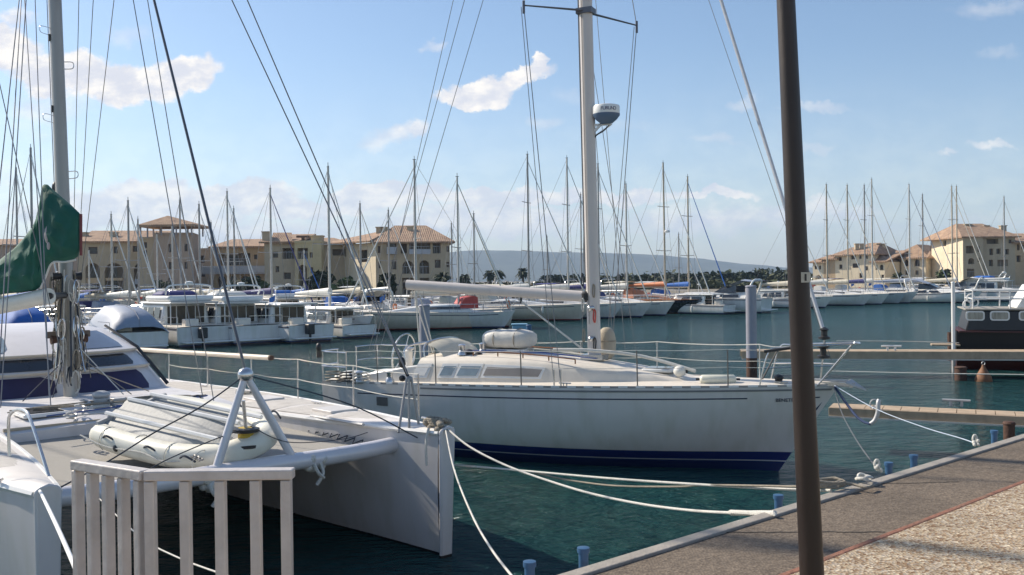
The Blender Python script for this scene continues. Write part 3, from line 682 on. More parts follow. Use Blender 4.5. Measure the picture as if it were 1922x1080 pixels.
# stanchions, lifelines, pulpit and pushpit
def stanch(x, sd, h=.60, lean=0): 
    b = edge(HR, x, sd, -.06, .02); return b, b + V((lean, sd * .02, h))
for sd, xs in ((-1, [on(Y, u, 720, 1, -1.5).x for u in (683, 803, 969, 1180)] + [YL * .83]), (1, (1.3, 2.9, 4.6, 6.2, 8.2))):
    tops, mids = [], []
    for x_ in xs:
        b, t_ = stanch(x_, sd); MB().bar(b, t_, .011, 8).lathe([(.03, 0), (.02, .04)], b - V((0, 0, .02)), 8).build('stanchion', steel if sd > 0 else mat('stanchion_dark', (.16, .15, .14), .4, .5), Y); tops.append(t_); mids.append(b.lerp(t_, .52))
    st0 = V((.12, sd * .98, shr(0) + .62)); st1 = V((.12, sd * .98, shr(0) + .34)); bw = V((YL - .75, sd * .36, shr(1) + .60)); bw1 = V((YL - .75, sd * .36, shr(1) + .32))
    for a, b, e0, m_, r in ((tops, None, (st0, bw), wire if sd < 0 else ropew, .006 if sd < 0 else .009), (mids, None, (st1, bw1), ropew, .005)):
        seq = [e0[0]] + a + [e0[1]]; pts = []
        for p, q in zip(seq, seq[1:]): pts += sag(p, q, .012 if sd < 0 else .028, 6)[:-1]
        MB().tube(pts + [seq[-1]], r, 5).build('lifeline', m_ if m_ is not wire else ropew, Y)
zb = shr(1)
PX = YL
mb = MB()
for sd in (-1, 1):
    mb.tube(smoothpts([(PX - 1.15, sd * .50, zb + .02), (PX - 1.0, sd * .48, zb + .56), (PX - .75, sd * .40, zb + .63), (PX + .0, sd * .26, zb + .68), (PX + .30, sd * .14, zb + .70)]), .0135, 8)
    mb.bar((PX + .24, sd * .17, zb + .70), (PX - .30, sd * .14, zb + .02), .0135, 8)
    mb.tube(smoothpts([(PX - 1.08, sd * .49, zb + .30), (PX - .5, sd * .34, zb + .33), (PX - .08, sd * .2, zb + .34)]), .011, 6)
mb.tube(smoothpts([(PX + .30, -.14, zb + .70), (PX + .33, 0, zb + .69), (PX + .30, .14, zb + .70)]), .0135, 8)
mb.build('pulpit', steel, Y)
mb = MB(); zs = shr(0)
for h_ in (.62, .34):
    mb.tube(smoothpts([(.75, -1.10, zs + h_), (.12, -.98, zs + h_), (-.02, -.7, zs + h_), (-.02, -.3, zs + h_)]), .0135, 8); mb.tube(smoothpts([(.75, 1.10, zs + h_), (.12, .98, zs + h_), (-.02, .7, zs + h_), (-.02, .3, zs + h_)]), .0135, 8)
for x_, y_ in ((.75, -1.1), (.08, -.95), (-.02, -.32), (.75, 1.1), (.08, .95), (-.02, .32)): mb.bar((x_, y_, zs), (x_, y_, zs + .62), .0135, 8)
mb.build('pushpit', steel, Y)
MB().ell((.02, -.98, zs + .70), (.06, .06, .09)).bar((.02, -.98, zs + .5), (.02, -.98, zs + .63), .05).build('stern_light', black, Y)
# bow roller, anchor, cleats
MB().box((YL - .02, 0, zb + .035), (.55, .14, .06)).bar((YL + .2, -.09, zb + .03), (YL + .2, .09, zb + .03), .04, 10).build('bow_roller', steel, Y)
an = MB().bar((YL - .5, 0, zb + .09), (YL + .15, 0, zb + .09), .022, 6).slab([V((YL + .12, -.16, zb + .06)), V((YL + .42, 0, zb - .06)), V((YL + .12, .16, zb + .06)), V((YL + .2, 0, zb + .10))], (0, 0, .025)).build('anchor', galv, Y)
MB().box((YL - 2.0, -.1, zb + .04), (.5, .46, .05)).build('anchor_hatch', white, Y, bevel=.015)
MB().bar((YL - .9, -.2, zb + .02), (YL - .9, -.2, zb + .10), .06, 12).ell((YL - .9, -.2, zb + .13), (.08, .08, .05)).build('windlass', black, Y)
for x_ in (YL - .85, 5.3, .5):
    e_ = edge(HR, x_, -1, -.12, .02); MB().bar(e_ + V((-.11, 0, .05)), e_ + V((.11, 0, .05)), .013, 6).bar(e_ + V((-.03, 0, 0)), e_ + V((-.03, 0, .05)), .012).bar(e_ + V((.03, 0, 0)), e_ + V((.03, 0, .05)), .012).build('cleat', steel, Y)
# white fender laid on the foredeck, ball fender, sacking at the mast
def laid(name, label, cat, p, q, r, m, group=None):
    c = (p + q) / 2; t_ = thing(name, label, cat, Y.matrix_basis @ c, Y.rotation_euler.z, group); d = (q - p) / 2; n_ = d.normalized()
    MB().tube([-d, -d * .94, -d * .85, d * .85, d * .94, d], [r * .3, r * .75, r, r, r * .75, r * .3], 12).build('body', m, t_, smooth=60)
    MB().tube([-d * 1.0, -d - n_ * .06], .02, 6).tube([d, d + n_ * .06], .02, 6).build('eyelet', black, t_); return t_
p, q = on(Y, 1313, 708, 1, -.55), on(Y, 1382, 708, 1, -.35)
zf = deckz(HR, (p.x + q.x) / 2)[0] + .11; p.z = q.z = zf
laid('fender', 'long white cylindrical fender lying on the yacht\'s foredeck', 'fender', p, q, .075, mat('fender_cream', (.74, .72, .60), .4))
p = on(Y, 1276, 697, 1, -.3)
t_ = thing('ball_fender', 'small grey white ball fender on the yacht\'s foredeck behind the long fender', 'fender', Y.matrix_basis @ p, Y.rotation_euler.z)
MB().ell((0, 0, 0), (.11, .11, .10), 16, 10).build('ball', fender, t_, smooth=60); MB().bar((.10, 0, 0), (.14, 0, 0), .025).build('eyelet', black, t_)
p = on(Y, 1139, 645, 1, .35)
t_ = thing('folded_dinghy_bag', 'rounded beige canvas bag standing upright against the foot of the yacht\'s mast', 'bag', Y.matrix_basis @ (p - V((0, 0, .25))), Y.rotation_euler.z)
MB().ell((0, 0, .25), (.17, .14, .30), 16, 10, None, .8).build('bag', mat('bag_beige', (.44, .38, .29), .8, bump=.5, bs=12), t_, smooth=60)
MB().tube([V((.175 * math.cos(q), .145 * math.sin(q), .30)) for q in [2 * math.pi * i / 14 for i in range(14)]], .01, 5, True).build('drawstring', roped, t_)
MB().tube(smoothpts([(4.9, -.75, 1.98), (5.6, -.6, 1.97), (6.4, -.3, 1.86), (7.3, -.3, 1.64)]), .03, 8).build('spare_pole', ropew, Y)
# gate leg in the bow with black handle and boat hook
p0, p1 = on(Y, 1431, 712, 1, -.75), on(Y, 1461, 655, 1, -.6)
MB().bar(p0, p1, .013, 6).bar(p1 - V((.22, 0, .05)), p1 + V((.2, 0, .02)), .025, 6).build('gate_stanchion', black, Y)
# ------------------------------------------------------------------ the catamaran at the left
B1 = PZ(836, 812, 1.45); B2 = PZ(88, 925, 1.45); cb = (B1 - B2).normalized(); hd = V((cb.y, -cb.x, 0)); C0 = (B1 + B2) / 2; C0.z = 0
HBW = (B1 - B2).length / 2
K = thing('catamaran', 'large white sailing catamaran with purple window covers and green sail cover moored by the gate', 'catamaran', C0, math.atan2(hd.y, hd.x))
chb = lambda t: (.66 * (1 - max(0, (t - .45) / .55) ** 1.7) * (1 - .25 * (1 - t) ** 2)) + (.10 if t > .96 else .10 * t) 
cmat = hullmat('catamaran_hull', (.62, .60, .60), [(.03, (.015, .016, .02)), ], stain=.4)
CL = 11.0
CRW = {}
for sd in (1, -1):
    rows = hull_rows(CL, chb, lambda t: 1.33 + .12 * t, lambda t: .45 * (1 - t ** 4) + .05, .12, .3, 30, 10, -CL, 3.0, 1.9)
    rows = [[p + V((0, sd * HBW, 0)) for p in r] for r in rows]; CRW[sd] = rows
    hm_ = hull_mesh(rows).build('hull', cmat, K, smooth=50)
    MB().slab([rows[-1][0] + V((0, .012, .03)), rows[-1][0] + V((.02, -.03, .06)), (rows[-1][0] + rows[-1][-1]) / 2 + V((.03, 0, .085)), rows[-1][-1] + V((.02, .03, .06)), rows[-1][-1] + V((0, -.012, .03)), rows[-1][-1] - V((.06, -.02, 1.75)), rows[-1][0] - V((.06, .02, 1.75))], (.05, 0, 0)).build('stem_band', cmat, hm_, bevel=.03)
    deck_mesh(rows, .05, .01).build('deck', mat('cat_deck', (.70, .66, .62), .5, var=.06, vs=3, bump=.15, bs=90, dirt=.08), K, smooth=60)
    # raised moulding along the deck edge
    mb = MB()
    for s2 in (0, -1): mb.tube([r[s2] + V((0, 0, .0)) for r in rows], .028, 6)
    mb.build('gunwale', white, K)
# bridge deck and nacelle
nac = MB(); rows = []
for x_, hw, z0, z1 in ((-3.95, 1.55, 1.05, 1.40), (-4.1, 1.6, .85, 1.46), (-5, 1.65, .75, 1.50), (-7, 1.7, .7, 1.5), (-10.4, 1.7, .7, 1.5)):
    rows.append([V((x_, y_, z_)) for y_, z_ in ((-hw, z0), (-hw, z1), (-hw * .5, z1 + .03), (0, z1 + .04), (hw * .5, z1 + .03), (hw, z1), (hw, z0), (0, z0 - .05))])
nac.grid(rows, True); nac.f.append(tuple(range(8))); nac.f.append(tuple(range(32, 40)))
nac.build('bridge_deck', mat('cat_bridge', (.66, .64, .64), .45, var=.07, vs=3, dirt=.12), K, smooth=30)
# cabin: raked front in tiers, curved sides
def csec(x_, k):  # k 0..1 from foot to roof: half width
    return 0
m0 = on(K, 133, 752, 1, 0); print('MASTX', m0)
tiers = [(1.44, -5.3, 1.78), (1.47, -5.35, 1.74), (1.83, -5.65, 1.55), (1.88, -5.61, 1.57), (2.09, -5.9, 1.42), (2.14, -5.86, 1.44), (2.44, -6.7, 1.15), (2.53, -7.9, .8)]
tiers = [(a, b + (m0.x - .22 + 5.3), c + .12) for a, b, c in tiers]
def front(z, xf, hw):
    pts = []
    for i in range(15):
        a = -math.pi / 2 + math.pi * i / 14
        y_ = hw * math.copysign(abs(math.sin(a)) ** .75, math.sin(a)); x_ = xf - 1.0 * (1 - math.cos(a) ** .7 if math.cos(a) > 1e-6 else 1)
        pts.append(V((x_, y_, z)))
    return [V((-10.2, -hw * .98, z))] + pts + [V((-10.2, hw * .98, z))]
rows = [front(*t) for t in tiers]; FR = rows
mb = MB().grid(rows); mb.f.append(tuple(range(7 * 17, 8 * 17)))
cab = mb.build('cabin', mat('cat_cabin', (.68, .66, .67), .4, var=.05, vs=2, dirt=.08), K, smooth=40)
def patch(r0, r1, i0, i1, f0, f1, m, name, out=.012, ins=(0, 0), frame=None):
    a, b = FR[r0], FR[r1]
    def at(row, s):
        s = max(0, min(15.999, s)); i = int(s); return row[i].lerp(row[i + 1], s - i)
    n = 14; lo, hi = [], []
    for j in range(n + 1):
        s = lerp(i0, i1, j / n); p, q = at(a, s), at(b, s); 
        e = min(j, n - j) / n; rr_ = 0 if e > .06 else (.06 - e) / .06 * .22
        o1, o2 = p.lerp(q, f0 + rr_ * (f1 - f0)), p.lerp(q, f1 - rr_ * (f1 - f0)); nn = V((p.x + 8.5, p.y * 1.0, 0)); nn.z = .8 * nn.length; nn.normalize()
        lo.append(o1 + nn * out); hi.append(o2 + nn * out)
    back = [[p - V((.03, 0, .01)) for p in lo], lo, hi, [p - V((.03, 0, .01)) for p in hi]]
    o = MB().grid(back).build(name, m, cab, smooth=30); return o
patch(1, 2, 3.2, 7.85, .08, .92, glassb, 'window_cover'); patch(1, 2, 8.3, 11.5, .08, .92, glassb, 'window_cover')
for a, b in ((2.9, 5.4), (5.7, 7.9), (8.4, 11.3), (13.2, 14.4)): patch(3, 4, a, b, .10, .88, glass, 'window')
for a, b, m_ in ((3.4, 6.6, glassl), (8.5, 11.6, mat('roof_glass', (.10, .13, .19), .15, spec=.8))): patch(5, 6, a, b, .12, .95, m_, 'roof_window')
mb = MB()
for s_ in (12.9, 13.6):   # dark grab rails down the side
    pts = [FR[k][int(s_)].lerp(FR[k][int(s_) + 1], s_ - int(s_)) + V((.04, .03, .06)) for k in (1, 2, 4, 6)]; mb.tube(pts, .017, 6)
mb.build('grab_rail', black, cab)
for k, zz in ((3, 2.05), (5, 2.46)):  # tier mouldings
    MB().tube([p + V((.01, 0, -.02)) for p in FR[k][1:-1]], .022, 6).build('tier_moulding', mat('moulding_cream', (.62, .55, .45), .5), cab)
# front crossbeam, striker A frame, trampoline
BX, BZ = -.75, 1.17
bz = [V((BX, y_, BZ + .11 * (1 - (y_ / HBW) ** 2) - .05 + .14 * (abs(y_) / HBW) ** 3)) for y_ in [lerp(-HBW + .15, HBW - .15, i / 12) for i in range(13)]]
beam = MB().tube(bz, .095, 14).build('crossbeam', mat('beam_white', (.68, .67, .70), .3, .1, var=.05, vs=3, dirt=.08), K, smooth=60)
ap = on(K, 461, 704, 0, BX)
for u in (403, 553):
    f_ = on(K, u, 872, 0, BX); f_.z = BZ + .06; MB().tube([f_, f_.lerp(ap, .5), ap], [.045, .045, .036], 10).build('striker_leg', beam.data.materials[0], K, smooth=60)
MB().ell(ap, (.07, .09, .08)).build('striker_head', steel, K)
MB().bar(ap - V((0, 0, .28)) + V((-.06, 0, 0)), V((BX - .1, .12, BZ + .1)), .02, 8).bar(ap + V((-.05, -.08, -.18)), ap + V((-.05, .14, -.2)), .03, 8).build('striker_rod', steel, K)
yd = V((BX - .12, .10, BZ + .28))
fd = MB().lathe([(.03, -.26), (.06, -.24), (.06, -.04), (.12, -.02), (.12, .02), (.085, .04), (.085, .14), (.13, .16), (.13, .19), (.03, .21)], yd, 18).build('furler_drum', yellow, K)
MB().lathe([(.125, -.02), (.16, -.01), (.16, .02), (.125, .03)], yd, 18).lathe([(.13, .15), (.145, .16), (.145, .19), (.1, .2)], yd, 18).lathe([(.065, -.14), (.08, -.13), (.08, -.1), (.065, -.09)], yd, 14).build('drum_flange', black, fd)
# trampoline net
tm = bpy.data.materials.new('trampoline_net'); tm.use_nodes = True; nt = tm.node_tree; N = nt.nodes; L = nt.links; p_ = N['Principled BSDF']; p_.inputs['Base Color'].default_value = (.40, .38, .36, 1); p_.inputs['Roughness'].default_value = .9
tc = N.new('ShaderNodeTexCoord'); ck = N.new('ShaderNodeTexBrick'); ck.inputs['Scale'].default_value = 22; ck.inputs['Mortar Size'].default_value = .02; ck.offset = 0; ck.inputs['Color1'].default_value = (.30, .28, .25, 1); ck.inputs['Color2'].default_value = (.26, .25, .22, 1); ck.inputs['Mortar'].default_value = (.5, .48, .45, 1)
L.new(tc.outputs['Object'], ck.inputs['Vector']); L.new(ck.outputs[0], p_.inputs['Base Color'])
HY = HBW - .45
rows = []
for i in range(9):
    x_ = lerp(-3.95, BX - .08, i / 8); rows.append([V((x_, lerp(-HY, HY, j / 10), lerp(1.30, 1.18, i / 8) - .08 * math.sin(math.pi * j / 10) * math.sin(math.pi * i / 8))) for j in range(11)])
MB().grid(rows).build('trampoline', tm, K, smooth=60)
mb = MB()
for sd in (-1, 1):
    pts = []
    for i in range(37): x_ = lerp(-3.9, BX, i / 36); pts += [V((x_, sd * (HY + (.10 if i % 2 else 0)), lerp(1.32, 1.2, i / 36) + (.05 if i % 2 else 0)))]
    mb.tube(pts, .008, 4)
mb.build('trampoline_lacing', wired, K)
# walkway plank from the cabin to the beam
MB().box(((-3.95 + BX) / 2, -.05, 1.27), (3.2, .30, .05), Matrix.Rotation(R(2), 3, 'Y')).build('walkway', mat('plank_grey', (.50, .47, .42), .7, bump=.2), K, bevel=.01)
# mooring cloth knots on the beam
for u, v, s_ in ((590, 868, 1.0), (395, 905, .8)):
    p = on(K, u, v, 0, BX); kb = MB()
    for j in range(9): 
        q = p + V((rnd.uniform(-.05, .05), rnd.uniform(-.10, .10) * s_, rnd.uniform(-.07, .06))); kb.ell(q, (.05 + .04 * rnd.random(), .06, .04 + .03 * rnd.random()), 8, 5, Matrix.Rotation(rnd.uniform(0, 3), 3, 'X'))
    kb.tube(smoothpts([p + V((.08, .03, 0)), p + V((.10, .05, -.12)), p + V((.08, -.02, -.24))]), .022, 6).tube(smoothpts([p + V((.08, -.05, 0)), p + V((.12, -.02, -.1)), p + V((.1, .06, -.17))]), .02, 6)
    kb.build('lashing', ropew, K, smooth=60)
# mast
m0 = on(K, 133, 752, 1, 0); m1 = on(K, 103, 0, 1, 0); md2 = (m1 - m0).normalized(); CMX = m0.x
def cm(z): return m0 + md2 * ((z - m0.z) / md2.z)
rows = []
for z in (m0.z - .1, 3, 5, 7, 9, 12, 14.5):
    c = cm(z); s_ = 1 - .01 * max(0, z - 5); rows.append([c + V((.125 * s_ * math.cos(q), .095 * s_ * math.sin(q), 0)) for q in [2 * math.pi * j / 20 for j in range(20)]])
mb = MB().grid(rows, True); mb.f.append(tuple(range(20))[::-1]); mb.f.append(tuple(range(120, 140)))
km_ = mb.build('mast', mat('cat_mast', (.40, .38, .35), .42, .25, var=.1, vs=4, stretch=(1, 1, .2), dirt=.2), K, smooth=60)
MB().lathe([(.2, 0), (.2, .04), (.15, .06)], m0 - V((0, 0, .12)), 16).build('mast_step', steel, km_)
g = MB()
for dx, dy, r_ in ((-.13, .03, .012), (-.14, -.03, .008), (-.10, -.085, .006), (-.17, .0, .007)): g.bar(cm(2.6) + V((dx, dy, 0)), cm(13.9) + V((dx, dy, 0)), r_, 5)
g.build('halyard', wire, km_)
for k in range(34):
    rq = random.Random(k * 7); q = rq.uniform(0, 6.28); rr_ = rq.uniform(.13, .30); za, zb_ = rq.uniform(1.62, 2.1), rq.uniform(2.4, 3.5)
    a_, b_ = cm(za) + V((rr_ * math.cos(q), rr_ * math.sin(q), 0)), cm(zb_) + V((.14 * math.cos(q + .3), .13 * math.sin(q + .3), 0))
    MB().tube(sag(a_, b_, rq.uniform(-.04, .06), 6), rq.uniform(.006, .013), 5).build('mast_line', (ropew, roped, roped, wired, steel)[k % 5], km_)
# mast steps / small brackets
for z_, sd in ((4.9, 1), (5.75, -1), (6.6, 1), (7.1, -1)):
    c = cm(z_); MB().tube(smoothpts([c + V((0, sd * .09, .05)), c + V((0, sd * .22, .06)), c + V((0, sd * .22, -.03)), c + V((0, sd * .09, -.06))]), .007, 5).build('mast_rung', steel, km_)
for z_ in (5.9, 7.0): MB().box(cm(z_) + V((.0, -.1, 0)), (.05, .03, .10)).build('sheave_box', black, km_)
MB().ell(cm(4.72) + V((-.17, -.03, 0)), (.07, .07, .09)).bar(cm(4.72) + V((-.17, -.03, 0)), cm(5.0) + V((-.16, -.03, 0)), .01).build('halyard_block', black, km_)
# cluster of lines, winches and blocks round the mast foot
rnd2 = random.Random(11)
for k in range(60):
    z_ = rnd2.uniform(1.75, 3.3); q = rnd2.uniform(0, 6.28); p = cm(z_) + V((.13 * math.cos(q) + rnd2.uniform(-.06, .06), .12 * math.sin(q) + rnd2.uniform(-.12, .12), 0)); ln = rnd2.uniform(.12, .34)
    MB().tube([p + V((.03 * math.cos(a + k), .05 * math.sin(a), ln * math.cos(a) * .7)) for a in [2 * math.pi * i / 12 for i in range(12)]], rnd2.uniform(.008, .016), 5, True).build('hanging_line', rnd2.choice([ropew, roped, roped, wired, steel]), km_)
for z_, dy in ((2.40, .17), (2.40, -.17), (3.35, .12), (3.35, -.13)):
    MB().lathe([(.07, -.09), (.05, -.03), (.06, .05), (.075, .08)], cm(z_) + V((.02, dy, 0)), 12, Matrix.Rotation(R(90), 3, 'X')).build('mast_winch', black if z_ > 3 else rust, km_)
MB().box(cm(2.47), (.08, .62, .10)).build('winch_plate', mat('rail_brown', (.12, .09, .07), .6), km_, bevel=.01)
# shrouds and stays
mh = cm(14.2)
mb = MB()
def px_stay(mb, o, a, b, y0, y1, zlo, zhi, r):
    p, q = on(o, a[0], a[1], 1, y0), on(o, b[0], b[1], 1, y1); d = q - p
    lo, hi = p + d * ((zlo - p.z) / d.z), p + d * ((zhi - p.z) / d.z); mb.bar(lo, hi, r, 5)
fa = ap + V((0, 0, .03))
d = on(K, 289, 0, 1, 0) - fa; mb = MB().bar(fa, fa + d * ((12.5 - fa.z) / d.z), .016, 8)
mb.build('forestay', mat('stay_dark', (.14, .14, .15), .4, .5), K)
mb = MB()
for (a, b, y0, y1) in (((320, 400), (250, 0), .3, .1), ((343, 400), (277, 0), .5, .2)):
    p, q = on(K, *a, 1, y0), on(K, *b, 1, y1); d = q - p; mb.bar(p + d * ((1.35 - p.z) / d.z), p + d * ((11 - p.z) / d.z), .0065, 5)
mb.build('inner_stay', wire, K)
mb = MB()
for (a, b, y0) in (((168, 390), (214, 0), 1.9), ((152, 400), (175, 0), 1.9), ((139, 400), (148, 0), 1.9)):
    p, q = on(K, *a, 1, y0), on(K, *b, 1, y0 * .55); d = q - p; mb.bar(p + d * ((1.4 - p.z) / d.z), p + d * ((10.5 - p.z) / d.z), .007, 5)
mb.build('port_shroud', wire, K)
mb = MB()
for (a, b, y0) in (((5, 290), (36, 0), -1.9), ((24, 400), (49, 0), -1.6), ((72, 400), (50, 60), -1.2), ((80, 400), (66, 0), -1.0), ((2, 170), (52, 390), -1.4), ((16, 400), (34, 100), -2.0)):
    p, q = on(K, *a, 1, y0), on(K, *b, 1, y0 * .8); d = q - p; mb.bar(p + d * ((1.9 - p.z) / d.z), p + d * ((8.5 - p.z) / d.z), .006, 5)
mb.build('starboard_shroud', wire, K)
# stays from the port bow pulpit to the masthead
pb_ = on(K, 765, 703, 1, HBW - .1); ph = cm(13.6)
mb = MB(); 
for (u, v, dz) in ((435, 0, 0), (464, 0, .2)):
    for yy0 in (HBW * .55,):
        q = on(K, u, v, 1, HBW * .52); d = q - pb_; mb.bar(pb_, pb_ + d * 1.9, .0085, 5)
mb.build('runner', wire, K); rdir = d.normalized()
# boom and green sail cover
def bd_(u): return 13.1 + (100 - u) * .0045
def onb(u, v, dd=0): return loc(K, PY(u, v, bd_(u) + dd))
e0 = onb(92, 556); e1 = onb(0, 575); d = (e1 - e0).normalized(); e2 = e0 + d * 4.6
bmm = MB().tube([e0, e0.lerp(e2, .5), e2], .115, 16).build('boom', mat('cat_boom', (.70, .68, .60), .4, dirt=.06), K, smooth=60)
MB().bar(e0, cm(e0.z), .05, 8).build('gooseneck', black, bmm)
outl = [(149, 400, 470, .05), (143, 394, 484, .13), (130, 383, 491, .20), (115, 370, 492, .22), (100, 357, 490, .22), (90, 347, 497, .20), (84, 346, 510, .17), (79, 372, 526, .18), (73, 402, 540, .2), (64, 425, 546, .2), (50, 445, 548, .2), (30, 466, 550, .19), (0, 489, 553, .17), (-60, 512, 560, .15), (-200, 535, 585, .12), (-320, 552, 600, .08)]
rows = []
for k in range((len(outl) - 1) * 3 + 1):
    i_ = min(k // 3, len(outl) - 2); f_ = k / 3 - i_; u, vt, vb, hw = [lerp(p, q, f_) for p, q in zip(outl[i_], outl[i_ + 1])]
    a, b = onb(u, vt), onb(u, vb); yd_ = loc(K, V((0, 1, 0)) + K.location).normalized(); r = []; n = 24
    for j in range(n):
        q = 2 * math.pi * j / n; f = .5 + .5 * math.cos(q); wv = 1 + .16 * math.sin(f * 19 - k * .55) + .10 * math.sin(k * 1.1 + j * .9)
        r.append(b.lerp(a, f) + yd_ * (hw * math.copysign(abs(math.sin(q)) ** .7, math.sin(q)) * wv * (1 - .25 * f)))
    rows.append(r)
mb = MB().grid(rows, True); mb.f.append(tuple(range(24))); mb.f.append(tuple(range(len(rows) * 24 - 24, len(rows) * 24)))
gc = mb.build('sail_cover', green, bmm, smooth=45)
MB().ell(onb(88, 440, -.22), (.045, .03, .13), 10, 6).ell(onb(92, 462, -.22), (.03, .03, .06), 8, 5).build('sail_emblem', mat('emblem_grey', (.45, .40, .40), .7), gc)
MB().tube(smoothpts([onb(u, v, -.22) for u, v in ((142, 488), (122, 492), (98, 494), (86, 520), (76, 542))]), .014, 5).build('cover_lacing', ropew, gc)
MB().bar(onb(152, 402), onb(152, 480), .02, 6).build('cover_batten', mat('batten_red', (.2, .05, .05), .6), gc)
# anchor chain rope from mast to beam and winch drum on the nacelle

MB().lathe([(.16, -.04), (.17, -.02), (.17, .02), (.16, .04)], on(K, 100, 776, 1, -.25), 20, Matrix.Rotation(R(80), 3, 'X')).build('mooring_reel', mat('reel_grey', (.30, .27, .25), .6), K)
MB().bar((-4.75, -.1, 1.5), (-4.75, -.1, 1.66), .11, 14).ell((-4.75, -.1, 1.70), (.12, .12, .06)).box((-4.75, .12, 1.58), (.18, .16, .12)).build('windlass', galv, K, bevel=.01)
for u, v in ((150, 775), (135, 790), (160, 765)): coil(on(K, u, v, 2, 1.56), .07, K, galv, 2, 'chain_coil')
# anchor chain running along the walkway
ch = MB(); a, b = V((-4.6, -.05, 1.62)), V((BX - .1, -.42, 1.38)); n = 64
for i in range(n):
    p = a.lerp(b, i / (n - 1)) - V((0, 0, .10 * math.sin(math.pi * i / (n - 1)))); d = (b - a).normalized(); s_ = V((-d.y, d.x, 0)) if i % 2 else V((0, 0, 1))
    ch.tube([p + d * (.042 * math.cos(q)) + s_ * (.022 * math.sin(q)) for q in [2 * math.pi * j / 8 for j in range(8)]], .009, 4, True)
ch.build('anchor_chain', mat('chain_steel', (.26, .25, .24), .6, .3), K, smooth=60)
# stanchions and lifelines on the port hull, pulpits at both bows
def krail(sd, xs, h=.62):
    tops, mids = [], []
    for x_ in xs:
        z, _ = deckz(CRW[sd], x_); b = V((x_, sd * (HBW + (chb(1 + x_ / CL) - .05)), z)); t_ = b + V((0, 0, h)); MB().bar(b, t_, .012, 8).build('stanchion', steel, K); tops.append(t_); mids.append(b.lerp(t_, .5))
    for l in (tops, mids):
        pts = []
        for p, q in zip(l, l[1:]): pts += sag(p, q, .02, 6)[:-1]
        MB().tube(pts + [l[-1]], .006, 5).build('lifeline', ropew, K)
    return tops
tp_ = krail(1, (-9.2, -7.6, -6.0, -4.4, -2.6, -.75)); krail(-1, (-9.2, -7.4, -5.6))
# thick white tube (spinnaker pole) carried along the lifeline
p0, p1 = on(K, 238, 655, 1, HBW + .5), on(K, 507, 672, 1, HBW + .5); dd = p1 - p0
MB().bar(p0 - dd * .25, p1, .042, 10).build('spinnaker_pole', mat('pole_cream', (.66, .57, .46), .5), K); MB().bar(p1, p1 + dd.normalized() * .05, .046, 10).build('pole_end', rust, K)
# pulpit: three struts on the port bow
for sd in (1, -1):
    yc = sd * HBW; mb = MB()
    if sd == 1:
        tt = on(K, 768, 712, 1, yc - .05)
        for (u, v) in ((748, 812), (768, 805), (787, 803)):
            b = on(K, u, v, 2, 1.46); mb.bar(b, tt + (b - tt) * .0 + V(((b - tt).x * .25, (b - tt).y * .25, 0)), .016, 8)
        mb.bar(on(K, 748, 795, 1, yc), on(K, 770, 795, 1, yc), .011); mb.ell(tt + V((0, 0, .0)), (.04, .05, .04), 10, 6)
        mb.build('pulpit', mat('pulpit_steel', (.34, .32, .30), .4, .5), K)
        MB().bar(tt, tt + rdir * .55, .022, 6).ell(tt + rdir * .22, (.05, .04, .07), 8, 5).ell(tt + V((-.14, .0, .0)), (.05, .04, .04), 8, 5).build('block', black, K)
    else:
        for dx in (0,):
            a_ = [on(K, u, v, 1, yc + .2) for u, v in ((20, 905), (16, 800), (22, 775), (42, 770), (58, 790), (95, 905))]; mb.tube(smoothpts(a_, 5), .016, 8)
        mb.build('pulpit', steel, K)
# fittings: knot pile at the port bow, cleats, hatches on the port deck
p = V((-.15, HBW, 1.5)); kb = MB()
for j in range(16): kb.ell(p + V((rnd.uniform(-.14, .14), rnd.uniform(-.10, .10), rnd.uniform(-.02, .09))), (.05, .04, .035), 8, 5)
for j in range(4): kb.tube([p + V((.1 * math.cos(q) - .02 * j, .08 * math.sin(q), .02 * j + .03)) for q in [2 * math.pi * i / 12 for i in range(12)]], .015, 5, True)
kb.build('bow_lashing', roped, K, smooth=60)
MB().tube(smoothpts([p + V((.02, -.14, 0)), p + V((.04, -.2, -.15)), p + V((.05, -.2, -.42))]), .017, 6).build('rope_tail', ropew, K)
for x_ in (-2.4, -4.4): MB().box((x_, HBW, deckz(CRW[1], x_)[0] + .065), (.5, .42, .04)).build('deck_hatch', mat('hatch_pale', (.66, .62, .58), .4), K, bevel=.01)
MB().tube([V((-1.1, HBW - .4, 1.47)), V((-2.3, HBW - .42, 1.46))], .022, 6).build('deck_track', galv, K)
